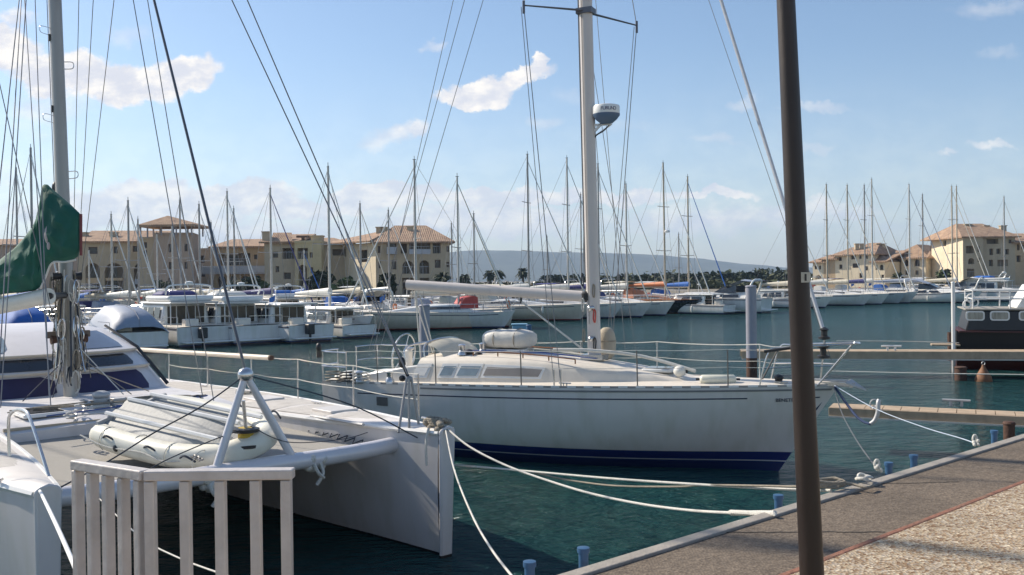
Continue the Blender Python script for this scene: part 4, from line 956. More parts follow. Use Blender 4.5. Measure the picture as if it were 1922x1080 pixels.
# dinghy upside down on the trampoline
tz = 1.24
DG = thing('inflatable_dinghy', 'white inflatable dinghy with a ribbed grey floor lying upside down on the catamaran\'s trampoline', 'dinghy', K.matrix_basis @ V((-2.15, -.25, tz)), 0)
DG.location = (-3.70, 10.74, 1.31); DG.rotation_euler = (R(14), R(5), R(-31))
LL, WW = 1.08, .56
path = smoothpts([(-LL, -WW * .82, .2), (-LL * .5, -WW * .95, .2), (LL * .3, -WW * .92, .2), (LL * .8, -WW * .62, .22), (LL * 1.0, 0, .26), (LL * .8, WW * .62, .22), (LL * .3, WW * .92, .2), (-LL * .5, WW * .95, .2), (-LL, WW * .82, .2)], 5)
n = len(path); MB().tube(path, [.07 if i in (0, n - 1) else (.12 if i in (1, n - 2) else .135) for i in range(n)], 16).build('tube', skin, DG, smooth=70)
fl = [];
for i in range(22):
    x_ = lerp(-LL * .98, LL * .80, i / 21); w_ = WW * (.80 if x_ < LL * .3 else lerp(.80, .45, (x_ - LL * .3) / (LL * .5))); fl.append([V((x_, w_ * y_, .28 + .14 * (1 - abs(y_)) * (1 - max(0, i / 21 - .7) * 1.2) + (.022 if j % 4 in (1, 2) else 0))) for j, y_ in enumerate([lerp(-1, 1, q / 20) for q in range(21)])])
MB().grid(fl).build('floor', mat('dinghy_floor', (.30, .31, .31), .6, var=.12, vs=4, bump=.2, bs=20), DG, smooth=25)
mb = MB()
for y_ in (-.38, 0, .38): mb.tube([V((lerp(-LL * .96, LL * .78, i / 8), y_ * WW * 1.5, .315 + .14 * (1 - abs(y_) * 1.1))) for i in range(9)], .026, 6)
mb.build('keel_strip', white, DG)
MB().slab([V((-LL * .9, -.55, .1)), V((-LL * .9, .55, .1)), V((-LL * .9, .48, .36)), V((-LL * .9, -.48, .36))], (-.04, 0, 0)).build('transom', greydeck, DG)
for x_ in (-.6, .1, .7):
    for sd in (-1, 1): MB().tube(smoothpts([(x_ - .12, sd * .62, .26), (x_, sd * .65, .32), (x_ + .12, sd * .62, .26)]), .012, 5).build('grab_handle', wired, DG)

# patches, valves and seams on the dinghy
for x_ in (-.75, -.2, .35, .8): MB().tube([V((x_, -WW * .93 + .138 * math.cos(q), .2 + .138 * math.sin(q))) for q in [R(a) for a in range(-60, 240, 20)]], .005, 4).build('seam', mat('seam_grey', (.5, .49, .44), .6), DG)
MB().tube(smoothpts([(-LL, -.66, .25), (-.6, -.675, .20), (0, -.67, .24), (.4, -.66, .2), (.8, -.48, .25)]), .009, 5).build('grab_line', ropew, DG)
MB().lathe([(.04, 0), (.04, .015), (.02, .03)], (-.45, -WW * .93 - .135, .2), 10, Matrix.Rotation(R(90), 3, 'X')).build('valve', black, DG)
# non-skid panels, hatches, cleats and scuffs on the catamaran decks
nonskid = mat('non_skid', (.56, .53, .49), .8, var=.1, vs=5, bump=.5, bs=160, dirt=.2)
for sd in (1, -1):
    rows = CRW[sd]
    for a_, b_ in ((-1.25, -2.05), (-2.15, -3.2), (-3.3, -4.3), (-4.5, -6.2), (-6.4, -8.4)):
        pr = []
        for i in range(7):
            x_ = lerp(a_, b_, i / 6); z, y_ = deckz([[p - V((0, sd * HBW, 0)) for p in r] for r in rows], x_); w_ = abs(y_) - .10
            pr.append([V((x_, sd * HBW + w_ * f, z + .045 + .028 * (1 - f * f) - .012)) for f in (-1, -.5, 0, .5, 1)])
        MB().grid(pr).build('non_skid_panel', nonskid, K, smooth=60)
    for x_ in (-.62, -3.25, -7.0):
        z, _ = deckz(rows, x_); c = V((x_, sd * (HBW + .22), z + .03)); MB().bar(c + V((-.12, 0, .05)), c + V((.12, 0, .05)), .014, 6).bar(c + V((-.04, 0, 0)), c + V((-.04, 0, .05)), .014).bar(c + V((.04, 0, 0)), c + V((.04, 0, .05)), .014).build('cleat', steel, K)
for x_, y_ in ((-4.65, .75), (-4.65, -.9)):
    h_ = MB().box((x_, y_, 1.545), (.55, .55, .05)).build('deck_hatch', white, K, bevel=.015); MB().box((x_, y_, 1.573), (.44, .44, .012)).build('pane', glass, h_, smooth=0)
MB().tube([V((-4.02, y_, 1.455)) for y_ in (-1.5, -.8, 0, .8, 1.5)], .02, 6).build('deck_track', mat('track_tan', (.45, .38, .28), .6), K)
for k in range(7):
    x_ = rnd2.uniform(-5.2, -4.1); MB().tube(smoothpts([V((x_ + rnd2.uniform(-.3, .3), rnd2.uniform(-1.3, 1.3), 1.56 + .01 * k)) for _ in range(4)]), .009, 5).build('loose_line', rnd2.choice([ropew, roped, MATS['rope_blue'], wired]), K)
for k in range(5):
    a = cm(2.05 + .1 * k); b = V((CMX + rnd2.uniform(.2, .9), rnd2.uniform(-1.0, 1.0), 1.57)); MB().bar(a, b, .008, 5).build('led_line', rnd2.choice([ropew, roped, wired]), K)
# ------------------------------------------------------------------ ropes
def rope(name, label, pts, r, m, cat='mooring rope', group=None, extra=None):
    pts = [V(p) for p in pts]; t_ = thing(name, label, cat, pts[-1], 0, group)
    MB().tube(smoothpts([p - pts[-1] for p in pts], 8), r, 7).build('line', m, t_, smooth=70)
    if extra: extra(t_, pts)
    return t_
def pathpx(l): return [PY(u, v, y) for u, v, y in l]
bowc = K.matrix_basis @ V((-.05, HBW + .02, 1.52))
def dep(a, b, n): return [lerp(a, b, i / (n - 1)) for i in range(n)]
q1 = PZ(1455, 965, ZQ + .03)
pp = [(880, 838), (950, 874), (1030, 903), (1110, 927), (1200, 946), (1290, 958), (1370, 963)]
dd_ = dep(bowc.y, q1.y, 9)
def splice(t_, pts):
    a, b = pts[-2] - pts[-1], V((0, 0, 0)); mb = MB(); n = 44
    mb.tube([a.lerp(b, i / n) + V((.0, .012 * math.cos(i * 1.6), .012 * math.sin(i * 1.6))) for i in range(n + 1)], .014, 6)
    mb.tube([a.lerp(b, i / n) + V((.0, .012 * math.cos(i * 1.6 + 3.1), .012 * math.sin(i * 1.6 + 3.1))) for i in range(n + 1)], .014, 6).build('splice', ropew, t_, smooth=70)
rope('mooring_rope', 'thick white rope with wound splice sagging from the catamaran bow to the quay', [bowc] + [PY(u, v, d) for (u, v), d in zip(pp, dd_[1:])] + [q1], .012, ropew, extra=splice)
a = PY(845, 873, 11.2); b = PZ(1560, 921, ZQ + .02)
rope('mooring_rope', 'upper taut pale rope running low over the water past the lamp post to the quay', [PY(700, 866, 12.6), a, PY(980, 884, 10.3), PY(1150, 899, 9.2), PY(1330, 911, 8.2), PY(1480, 919, 7.5), b], .012, ropew)
rope('mooring_rope', 'weathered thin rope slack just under the upper taut pale rope over the water', [PY(1000, 887, 10.2), PY(1060, 900, 9.8), PY(1150, 912, 9.2), PY(1270, 914, 8.5), PY(1330, 911, 8.2), b + V((0, .02, .02))], .010, roped)
rope('mooring_rope', 'thin rope dropping steeply from the catamaran\'s port bow to the bottom of the photo', [K.matrix_basis @ V((.0, HBW, 1.5)), PY(852, 880, 9.4), PY(885, 965, 8.0), PY(925, 1035, 6.6), PY(985, 1110, 5.4)], .009, ropew)
yb = Y.matrix_basis
tipw = yb @ V((YL - .08, 0, shr(1) + .02))
k1 = PZ(1648, 882, ZQ + .02)
def knot(t_, pts):
    kb = MB()
    for j in range(8): kb.ell(V((rnd.uniform(-.025, .025), rnd.uniform(-.03, .03), rnd.uniform(-.02, .04))), (.016, .02, .016), 8, 5)
    kb.tube([V((.02 * math.cos(q), .02, .04 + .04 * math.sin(q))) for q in [2 * math.pi * i / 10 for i in range(10)]], .012, 5, True)
    kb.build('knot', ropew, t_, smooth=60)
rope('mooring_rope', 'dark thin rope from the yacht\'s bow ending in a white knot on the quay', [tipw, PY(1580, 775, 13.4), PY(1610, 830, 11.0), k1], .009, mat('rope_slate', (.10, .11, .12), .9, bump=.5, bs=120), extra=knot)
def hose(t_, pts):
    MB().tube(smoothpts([V((0, 0, 0)), V((.05, -.02, .05)), V((.09, -.03, .16)), V((.10, -.02, .28)), V((.12, 0, .33))]), .030, 8).build('chafe_hose', galv, t_, smooth=60)
rope('mooring_rope', 'navy blue rope hanging in a curve from the yacht\'s bow to a grey hose', [tipw, PY(1592, 762, 14.2), PY(1606, 780, 13.7), PY(1621, 792, 13.3), PY(1634, 796, 12.9)], .020, ropeb, extra=hose)
rope('bow_chain_rope', 'short navy rope tied back under the yacht\'s bow along the stem', [tipw, yb @ V((YL - .33, -.03, 1.08)), yb @ V((YL - .62, -.04, .72))], .018, ropeb, 'mooring rope')
rope('mooring_rope', 'thin pale rope from the yacht\'s bow across the near pontoon to the far quay edge', [tipw, PY(1640, 766, 13.0), PY(1730, 801, 11.3), PY(1800, 822, 10.3), PZ(1832, 833, ZQ + .02)], .006, mat('rope_bluewhite', (.45, .52, .62), .8, bump=.4, bs=120), extra=lambda t_, p: knot(t_, p))
p0 = PZ(75, 922, 1.5)
rope('mooring_rope', 'thick bright white rope running down steeply from the near catamaran bow at the left', [p0, PY(110, 995, 5.6), PY(160, 1110, 4.6), PY(180, 1160, 4.2)], .013, mat('rope_bright', (.82, .82, .80), .6), 'mooring rope')
rope('mooring_rope', 'thin pale rope low behind the bars of the aluminium gate', [PZ(180, 930, 1.2), PY(260, 1005, 7.0), PY(330, 1045, 6.2), PY(430, 1082, 5.4), PY(500, 1100, 5)], .006, ropew)
# dark lines on the catamaran (drawn between points of the boat)
ktop = K.matrix_basis @ ap
rope('bow_line', 'thin dark line stretched from the striker head of the catamaran to its port bow', [ktop, ktop.lerp(bowc, .5) + V((0, 0, -.03)), bowc - V((.3, .1, .12))], .008, wired, 'rigging line')
rope('bow_line', 'thin dark line stretched from the striker head over the upturned dinghy towards the gate', [ktop, PY(380, 762, 9.6), PY(290, 812, 9.3), PY(205, 865, 9.0), PY(95, 925, 8.2)], .008, wired, 'rigging line')
rope('bow_line', 'second dark line crossing low over the upturned dinghy from the yellow furler drum', [PY(450, 808, 9.9), PY(390, 830, 9.6), PY(300, 870, 9.2), PY(250, 905, 9)], .006, wired, 'rigging line')
rope('bow_line', 'slack grey line hanging from the catamaran\'s yellow drum to the port deck edge', [PY(470, 800, 10.0), PY(540, 830, 10.2), PY(640, 825, 10.6), PY(690, 812, 10.8)], .005, wired, 'rigging line')
# knot of weathered rope on the quay behind the lamp post
for (u, v, lb) in ((1548, 916, 'heap of weathered rope on the quay edge right behind the lamp post'), (1622, 903, 'small pale rope end lying on the quay edge right of the lamp post')):
    c = PZ(u, v, ZQ + .03); kb = MB(); big = u < 1600
    for j in range(4 if big else 2): kb.tube([V(((.14 if big else .05) * math.cos(q + j) * (1 + .2 * math.sin(3 * q)), .06 * math.sin(q + j), .02 + .012 * j + .01 * math.sin(2 * q))) for q in [2 * math.pi * i / 16 for i in range(16)]], .012, 6, True)
    t_ = thing('rope_heap', lb, 'rope', c); kb.build('coil', roped if big else ropew, t_, smooth=60)
    if big: MB().tube(smoothpts([(.1, 0, .04), (.22, .03, .02), (.3, -.05, .01), (.38, .03, .01)]), .012, 6).build('tail', roped, t_)

# ------------------------------------------------------------------ pontoon fingers, piles, buoy
def finger(u0, v0, u1, v1, z, w_, label, hh, x1=None):
    a, b = PZ(u0, v0, z), PZ(u1, v1, z); d = (b - a); b = a + d * 1.25; d.normalize(); n = V((-d.y, d.x, 0)); t_ = thing('pontoon_finger', label, 'pontoon', (a.x, a.y, 0), math.atan2(d.y, d.x), 'narrow pontoon fingers')
    ln = (b - a).length
    dk = MB()
    k = int(ln / .30)
    for i in range(k): dk.box((ln * (i + .5) / k, w_ / 2, z - .02), (ln / k - .012, w_, .035))
    dk.build('deck', pontm, t_, smooth=0)
    MB().box((ln / 2, -.03, z - hh / 2 - .005), (ln, .05, hh)).box((ln / 2, w_ + .03, z - hh / 2 - .005), (ln, .05, hh)).build('side_beam', pontm, t_, smooth=0, bevel=.006)
    MB().box((ln / 2, -.062, z - hh - .02), (ln, .03, .03)).build('rubbing_strip', ropew, t_, smooth=0)
    return t_, ln
t1, l1 = finger(1392, 659, 1922, 660, .83, .85, 'farther narrow pontoon finger in front of the black barge with a white cleat', .24)
t2, l2 = finger(1556, 764, 1922, 781, .80, .55, 'nearer narrow pontoon finger beside the yacht\'s bow above the quay', .15)
def cleat(t_, u, v, z, m, s=1.0):
    c = on(t_, u, v, 2, z); MB().bar(c + V((-.26 * s, 0, .12 * s)), c + V((.26 * s, 0, .12 * s)), .028 * s, 8).bar(c + V((-.1 * s, 0, 0)), c + V((-.1 * s, 0, .12 * s)), .03 * s, 8).bar(c + V((.1 * s, 0, 0)), c + V((.1 * s, 0, .12 * s)), .03 * s, 8).build('cleat', m, t_)
cleat(t1, 1673, 658, .83, white, 1.15); cleat(t2, 1795, 763, .80, galv, .9)
c = on(t2, 1641, 768, 2, .80); MB().tube([c + V((.07 * math.cos(q), 0, .08 + .09 * math.sin(q))) for q in [2 * math.pi * i / 14 for i in range(14)]], .016, 6, True).bar(c + V((-.03, 0, 0)), c + V((.1, 0, .1)), .03, 8).build('mooring_ring', galv, t2)
MB().bar(c + V((-.02, .0, .05)), c + V((.14, -.1, -.02)), .022, 6).build('shackle', mat('chain_steel2', (.3, .3, .3), .5, .3), t2)
def pile(u, vt, vb, y, r, label, m=pilem, lowm=rust, zl=.55, cap=True):
    p = PY(u, vb, y); q = PY(u, vt, y); t_ = thing('mooring_pile', label, 'mooring pile', (p.x, p.y, 0), .3, 'steel piles in the water'); 
    MB().bar((0, 0, zl), (0, 0, q.z), r, 16).build('pile', m, t_, smooth=50)
    MB().bar((0, 0, -2.5), (0, 0, zl + .004), r * 1.02, 16).build('waterline_sleeve', lowm, t_, smooth=50)
    if cap: MB().lathe([(r * 1.08, 0), (r * 1.12, .02), (r * .9, .05), (.01, .06)], (0, 0, q.z - .02), 16).build('cap', m, t_)
    return t_
pile(1411, 538, 690, 28.4, .16, 'grey violet steel pile with rusty foot at the left end of the farther pontoon finger', lowm=rust, zl=.75)
pile(1803, 690, 705, 28.3, .17, 'squat rusty pile carrying the farther pontoon finger below the black barge', m=rust, zl=.3)
pile(1894, 795, 812, 15.6, .09, 'stubby dark pile under the nearer pontoon finger', m=rust, zl=.3)
pile(798, 574, 690, 27.5, .155, 'grey violet steel pile standing behind the stern of the white yacht')
pile(1492, 575, 690, 28.0, .055, 'slim white pile just left of the lamp post', m=white, lowm=galv, cap=False)
pile(1790, 531, 690, 30.6, .06, 'slim white pile at the stern of the black barge', m=white, lowm=galv)
pile(993, 611, 640, 44, .13, 'small blue grey pile with a box beyond the yacht\'s coachroof', m=bluem)
a = PY(975, 614, 45); t_ = thing('float_box', 'small pale blue box standing at the end of a pontoon beyond the yacht', 'box', (a.x, a.y, .0)); MB().box((0, 0, .5), (.7, .6, 1.1)).build('body', mat('box_blue', (.20, .38, .5), .6), t_, bevel=.03); MB().box((0, 0, 1.08), (.78, .68, .07)).build('lid', mat('box_blue', (.20, .38, .5), .6), t_, bevel=.02)
c = PZ(1846, 716, 0); t_ = thing('mooring_buoy', 'orange brown pear-shaped buoy floating under the farther pontoon finger', 'buoy', c)
MB().lathe([(.02, -.2), (.2, -.15), (.25, 0), (.22, .15), (.13, .30), (.06, .42), (.04, .5)], (0, 0, 0), 18).build('float', mat('buoy_orange', (.22, .10, .045), .7, var=.4, vs=6, dirt=.5), t_); MB().tube([V((.05 * math.cos(q), 0, .54 + .05 * math.sin(q))) for q in [2 * math.pi * i / 10 for i in range(10)]], .012, 5, True).build('ring', galv, t_)
for (pts, lb, r_) in ((((1560, 697, 22), (1740, 701, 21), (1960, 704, 20)), 'long thin pale line stretched level over the water below the farther pontoon finger', .011), (((1570, 640, 29.5), (1700, 641, 29.8), (1800, 644, 30)), 'thin pale line from the slim pile to the black barge', .012)):
    rope('mooring_line', lb, pathpx(pts), r_, ropew)

# ------------------------------------------------------------------ black barge at the right
a = PY(1797, 648, 31.5); b = PY(1922, 650, 30.8); d = (b - a).normalized(); G = thing('barge', 'black canal barge with two white framed windows and white deck railings at the right edge', 'boat', (a.x, a.y, 0), math.atan2(d.y, d.x))
bmat = hullmat('barge_hull', (.014, .014, .016), [(.30, (.06, .015, .012))], .35, .1)
for m__ in (bmat,): m__.node_tree.nodes['Principled BSDF'].inputs['Coat Weight'].default_value = 0; m__.node_tree.nodes['Principled BSDF'].inputs['Specular IOR Level'].default_value = .25
BLn = 9.5
br = hull_rows(BLn, lambda t: 1.45 * (1 - max(0, (t - .75) / .25) ** 2) * (1 - .12 * (1 - t) ** 4), lambda t: 1.30, lambda t: .5, .5, .0, 20, 10, 0, 5, 2)
br = [[p + V((0, 1.45, 0)) for p in r] for r in br]
hbg = hull_mesh(br).build('hull', bmat, G, smooth=45)
gz = on(G, 1800, 583, 1, .1).z
cb_ = MB().hexa([V((.25, .04, 1.31)), V((6.6, .04, 1.31)), V((6.6, 2.86, 1.31)), V((.25, 2.86, 1.31))], [V((.42, .12, gz)), V((6.5, .12, gz)), V((6.5, 2.78, gz)), V((.42, 2.78, gz))]).build('cabin', mat('barge_cabin', (.018, .016, .018), .35, var=.2), G, bevel=.04)
MB().box((3.5, 1.45, 1.29), (6.9, 2.95, .06)).build('gunwale', mat('barge_maroon', (.07, .02, .02), .5), G, bevel=.01)
MB().box((3.45, 1.45, gz + .03), (6.4, 2.8, .06)).build('cabin_roof', mat('barge_roof', (.32, .30, .26), .7, dirt=.2), G, bevel=.02)
for (u0, u1) in ((1813, 1848), (1858, 1895), (1912, 1950)):
    p, q = on(G, u0, 602, 1, .08), on(G, u1, 584, 1, .08); c = (p + q) / 2; wd, hh = abs(q.x - p.x), abs(q.z - p.z)
    def rr(w_, h_, r_=.07, y_=0, sk=.0):
        o_ = []
        for cx, cz, a0 in ((w_ / 2 - r_, h_ / 2 - r_, 0), (-w_ / 2 + r_, h_ / 2 - r_, 90), (-w_ / 2 + r_, -h_ / 2 + r_, 180), (w_ / 2 - r_, -h_ / 2 + r_, 270)):
            for k in range(5): an = R(a0 + k * 22.5); o_.append(V((c.x + cx + r_ * math.cos(an), .045 + y_ + .0, c.z + cz + r_ * math.sin(an))))
        return o_
    f_ = MB().slab(rr(wd, hh, .09), (0, .05, 0)).build('window', white, G, smooth=0)
    MB().slab(rr(wd * .84, hh * .72, .06, -.008), (0, .04, 0)).build('pane', mat('curtained_pane', (.38, .36, .30), .3, var=.5, vs=14, stretch=(1, 1, .1)), f_, smooth=0)
mb = MB(); rz_ = on(G, 1800, 546, 1, .2).z
for y_ in (.2, 2.7):
    for i in range(6): mb.bar((.5 + i * 1.12, y_, gz + .05), (.5 + i * 1.12, y_, rz_), .024, 8)
    for zz in (rz_, (gz + rz_) / 2 + .05): mb.bar((.5, y_, zz), (6.2, y_, zz), .026, 8)
for zz in (rz_, (gz + rz_) / 2 + .05): mb.bar((.5, .2, zz), (.5, 2.7, zz), .026, 8).bar((6.2, .2, zz), (6.2, 2.7, zz), .026, 8)
mb.build('railing', white, G)
p = on(G, 1919, 560, 1, .5); MB().hexa([V((p.x - .2, .5, gz + .06)), V((p.x + 3, .5, gz + .06)), V((p.x + 3, 2.4, gz + .06)), V((p.x - .2, 2.4, gz + .06))], [V((p.x + .25, .6, gz + .85)), V((p.x + 3, .6, gz + .85)), V((p.x + 3, 2.3, gz + .85)), V((p.x + .25, 2.3, gz + .85))]).build('wheelhouse', white, G, bevel=.03)
MB().slab([V((p.x + .4, .545, gz + .45)), V((p.x + 1.4, .545, gz + .45)), V((p.x + 1.4, .575, gz + .75)), V((p.x + .55, .575, gz + .75))], (0, -.02, 0)).build('wheelhouse_window', glass, G, smooth=0)
for u, v in ((1815, 572), (1822, 560), (1829, 568)): MB().tube([on(G, u, v, 1, .5) + V((.12 * math.cos(q), 0, .14 * math.sin(q))) for q in [2 * math.pi * i / 12 for i in range(12)]], .03, 6, True).build('deck_gear', white, G)
MB().bar((-.1, 1.2, 1.2), (-.1, 1.2, .2), .12, 10).build('rudder_post', rust, G); MB().box((-.35, .3, .82), (.9, .5, .06)).build('stern_platform', pontm, G, bevel=.01)

# ------------------------------------------------------------------ far sailing yachts
hullcols = {
 'white': hullmat('far_hull_white', (.72, .70, .67), [(.10, (.03, .03, .05)), (.16, (.05, .07, .2))]),
 'cream': hullmat('far_hull_cream', (.68, .60, .50), [(.10, (.05, .03, .03)), (.15, (.35, .05, .04))]),
 'navy': hullmat('far_hull_navy', (.02, .03, .09), [(.12, (.25, .03, .03))]),
 'black': hullmat('far_hull_black', (.018, .018, .022), [(.10, (.2, .05, .04))]),
 'grey': hullmat('far_hull_grey', (.45, .47, .50), [(.12, (.03, .03, .04))]),
 'blue': hullmat('far_hull_blue', (.45, .47, .52), [(.14, (.02, .05, .2)), (.5, (.62, .62, .62)), (.62, (.03, .08, .3))])}
covers = {'white': fender, 'blue': canvasb, 'navy': canvasn, 'cream': canvasc, 'red': red, 'green': green, 'grey': canvasw, 'orange': orange}
mastc = [mat('far_mast_pale', (.55, .52, .47), .45, .2), mat('far_mast_grey', (.36, .34, .32), .45, .3), mat('far_mast_tan', (.48, .41, .31), .5, .1)]
NY = 0
GR = .055
def yacht(u, D, vtop, label, hullc='white', cov='white', hd_=-42, L_=10, mk=0, flip=False, group='sailing boats along the far pontoons', hood=None, wood=False, radar=False, lean=0, genoa=True, seed=0, vb=560):
    global NY; NY += 1; r_ = random.Random(NY * 13 + seed)
    p = PY(u, vb, D); T = PY(u, vtop, D).z; mh_ = T
    t_ = thing('sailing_boat', label, 'sailing boat', (p.x, p.y, 0), R(hd_ + r_.uniform(-5, 5)), group)
    s = L_ / 10; W_ = 1.55 * s ** .7; fb = .95 * s ** .5; x0 = -5.6 * s
    hbf = lambda t: W_ * (1 - .35 * (1 - t) ** 2.5) * (1 - max(0, (t - .3) / .7) ** 2.1)
    rows = hull_rows(L_, hbf, lambda t: fb * (1 + .28 * t), lambda t: .35 * (1 - t ** 3) + .02, .9 * s, .2 * s * (1 if r_.random() > .4 else -1), 16, 7, x0)
    h_ = hull_mesh(rows).build('hull', hullcols[hullc], t_, smooth=50)
    offset_strip(rows, .14, .19, .012, x0, x0 + L_ - .8).build('stripe', navy, h_)
    deck_mesh(rows, .06, .01).build('deck', cream if not wood else woodm, t_, smooth=60)
    cr2 = []
    for i in range(9):
        f = i / 8; x_ = lerp(x0 + 2.6 * s, x0 + 7.2 * s, f); z = fb * (1 + .28 * (x_ - x0) / L_) + .03; hh = .48 * (1 - max(0, f - .3) ** 1.5 * 1.6) + .02; wd = lerp(.62, .35, f) * W_
        cr2.append([V((x_, -wd, z - .02)), V((x_, -wd * .88, z + hh * .9)), V((x_, 0, z + hh * 1.1)), V((x_, wd * .88, z + hh * .9)), V((x_, wd, z - .02))])
    mb = MB().grid(cr2); mb.f.append(tuple(range(5))); mb.f.append(tuple(range(40, 45)))
    ch_ = mb.build('coachroof', white if not wood else woodm, t_, smooth=40)
    mb = MB()
    for j in ((0, 1), (3, 4)):
        a_, b_ = [], []
        for i in range(1, 6):
            lo, hi = (cr2[i][0], cr2[i][1]) if j[0] == 0 else (cr2[i][4], cr2[i][3]); o_ = V((0, -.012 if j[0] == 0 else .012, 0)); a_.append(lo.lerp(hi, .42) + o_); b_.append(lo.lerp(hi, .82) + o_)
        mb.grid([a_, b_])
    mb.build('window', glass, ch_, smooth=0)
    mr = .085 * s ** .5 * (1 if D < 80 else 1.1); zb_ = fb * 1.15
    m_ = MB().bar((0, 0, zb_), (lean, 0, mh_), mr, 10, mr * .75).build('mast', mastc[mk], t_, smooth=60)
    mb = MB()
    ns = 2 if mh_ > 12.5 else 1
    for k in range(ns):
        z = zb_ + (mh_ - zb_) * ((.48,), (.36, .68))[ns - 1][k]
        for sd in (-1, 1): mb.bar((0, 0, z), (-.12, sd * (.95 - .2 * k) * s, z + .04), .03, 6)
    mb.build('spreader', mastc[1], m_)
    mb = MB(); z1_ = zb_ + (mh_ - zb_) * ((.48,), (.36, .68))[ns - 1][0]; zt_ = mh_ - .1
    for sd in (-1, 1): mb.bar((-.15, sd * W_ * .95, zb_ - .1), (-.12, sd * .95 * s, z1_ + .04), .011, 4).bar((-.12, sd * .95 * s, z1_ + .04), (lean, 0, zt_), .011, 4).bar((.4, sd * W_ * .9, zb_ - .1), (0, 0, z1_), .010, 4)
    mb.bar((x0 + .1, 0, fb), (lean, 0, zt_), .011, 4)
    if not genoa: mb.bar((x0 + L_ - .3, 0, fb * 1.28), (lean, 0, zt_), .012, 4)
    mb.build('rigging', wire, m_)
    if genoa: MB().bar((x0 + L_ - .35, 0, fb * 1.28 + .25), (lean + .05, 0, zt_ * .96), GR, 8, GR * .5).build('furled_sail', fender if r_.random() > .4 else covers[cov], t_)
    MB().bar((lean, 0, zt_), (lean, 0, zt_ + .35), .02, 4).bar((lean - .12, 0, zt_ + .12), (lean + .12, 0, zt_ + .12), .02, 4).build('mast_head', black, m_)
    bz_ = zb_ + 1.25
    MB().bar((-.1, 0, bz_), (x0 + 1.6 * s, 0, bz_ - .05), .06, 8).build('boom', mastc[mk], t_)
    cvr = []
    for i in range(7):
        f = i / 6; x_ = lerp(.05, x0 + 1.7 * s, f); hh = lerp(.42, .16, f); cvr.append([V((x_, hh * .42 * math.cos(q), bz_ + .05 + hh * .5 + hh * .6 * math.sin(q))) for q in [2 * math.pi * j / 8 for j in range(8)]])
    mb = MB().grid(cvr, True); mb.f += [tuple(range(8)), tuple(range(48, 56))]; mb.build('sail_cover', covers[cov], t_, smooth=60)
    hc = hood or r_.choice([None, 'navy', 'white', 'cream', 'grey', 'blue', None])
    if hc:
        rr_ = []
        for x_, z_, w2 in ((x0 + 3.2 * s, fb + .5, .62), (x0 + 2.9 * s, fb + 1.05, .6), (x0 + 2.3 * s, fb + 1.18, .6), (x0 + 2.1 * s, fb + 1.1, .6)):
            rr_.append([V((x_, W_ * w2 * y_, z_ if abs(y_) < .95 else fb + .35)) for y_ in (-1, -.85, 0, .85, 1)])
        MB().grid(rr_).build('sprayhood', covers[hc], t_, smooth=60)
    mb = MB()
    for sd in (-1, 1):
        tp2 = []
        for i in range(6):
            x_ = lerp(x0 + .1, x0 + L_ - .9, i / 5); z, y_ = deckz(rows, x_); mb.bar((x_, sd * (y_ - .05), z), (x_, sd * (y_ - .05), z + .58), .015, 4); tp2.append(V((x_, sd * (y_ - .05), z + .58)))
        tp2.append(V((x0 + L_ + .05, sd * .1, fb * 1.28 + .62))); mb.tube(tp2, .013, 4); mb.tube([p_ - V((0, 0, .28)) for p_ in tp2], .009, 4)
    mb.bar((x0 + L_ + .05, -.1, fb * 1.28 + .62), (x0 + L_ + .05, .1, fb * 1.28 + .62), .015, 4).bar((x0 + L_, 0, fb * 1.28 + .62), (x0 + L_ - .3, 0, fb * 1.28), .015, 4)
    mb.build('railing', steel, t_)
    for k in range(r_.randint(1, 3)):
        x_ = x0 + L_ * r_.uniform(.25, .7); z, y_ = deckz(rows, x_); sd = r_.choice((-1, -1, 1)); MB().ell((x_, sd * (y_ + .10), z - .35), (.11, .11, .32), 8, 6).bar((x_, sd * (y_ + .10), z - .1), (x_, sd * y_, z + .1), .012, 4).build('fender', fender if r_.random() > .35 else canvasn, t_)
    if r_.random() < .6: MB().bar((x0 + .05, -.3, fb + .4), (x0 - .25, -.3, fb + 1.5), .015, 4).build('flag_staff', steel, t_); MB().grid([[V((x0 - .25 - .05 * j, -.3 - .06 * math.sin(j * 1.4 + NY) - .1 * j, fb + 1.45 - .09 * i - .05 * j)) for j in range(5)] for i in range(5)]).build('flag', r_.choice([red, MATS['canvas_blue'], MATS['canvas_navy'], white, orange]), t_)
    if r_.random() < .4: MB().grid([[V((x_, W_ * .8 * q, fb + 1.95 - .1 * q * q)) for q in (-1, -.5, 0, .5, 1)] for x_ in (x0 + .5, x0 + 1.4, x0 + 2.3 * s)]).build('bimini', r_.choice([canvasn, canvasc, canvasb, fender]), t_, smooth=60)
    if r_.random() < .5: MB().tube(smoothpts([(x0 + .1, -W_ * .6, fb + .5), (x0, -W_ * .6, fb + 2.1), (x0, W_ * .6, fb + 2.1), (x0 + .1, W_ * .6, fb + .5)]), .025, 5).box((x0 + .05, 0, fb + 2.15), (.5, 1.1, .05)).build('gantry', steel, t_)
    # cockpit clutter: wheel, outboard, lifebuoy
    k = r_.random()
    if k < .5: MB().tube([V((x0 + .1, .5 + .24 * math.cos(q), fb + .55 + .24 * math.sin(q))) for q in [2 * math.pi * i / 10 for i in range(10)]], .06, 6, True).build('lifebuoy', r_.choice([orange, white, red]), t_)
    if k > .3: MB().box((x0 + .05, -.6, fb + .45), (.25, .22, .4)).box((x0 + .0, -.6, fb + .1), (.1, .1, .5)).build('outboard', black, t_, bevel=.04)
    if radar: MB().lathe([(.02, -.1), (.24, -.08), (.26, .05), (.2, .12), (.02, .13)], (.28, 0, zb_ + (mh_ - zb_) * .5), 12).build('radar', white, m_)
    return t_
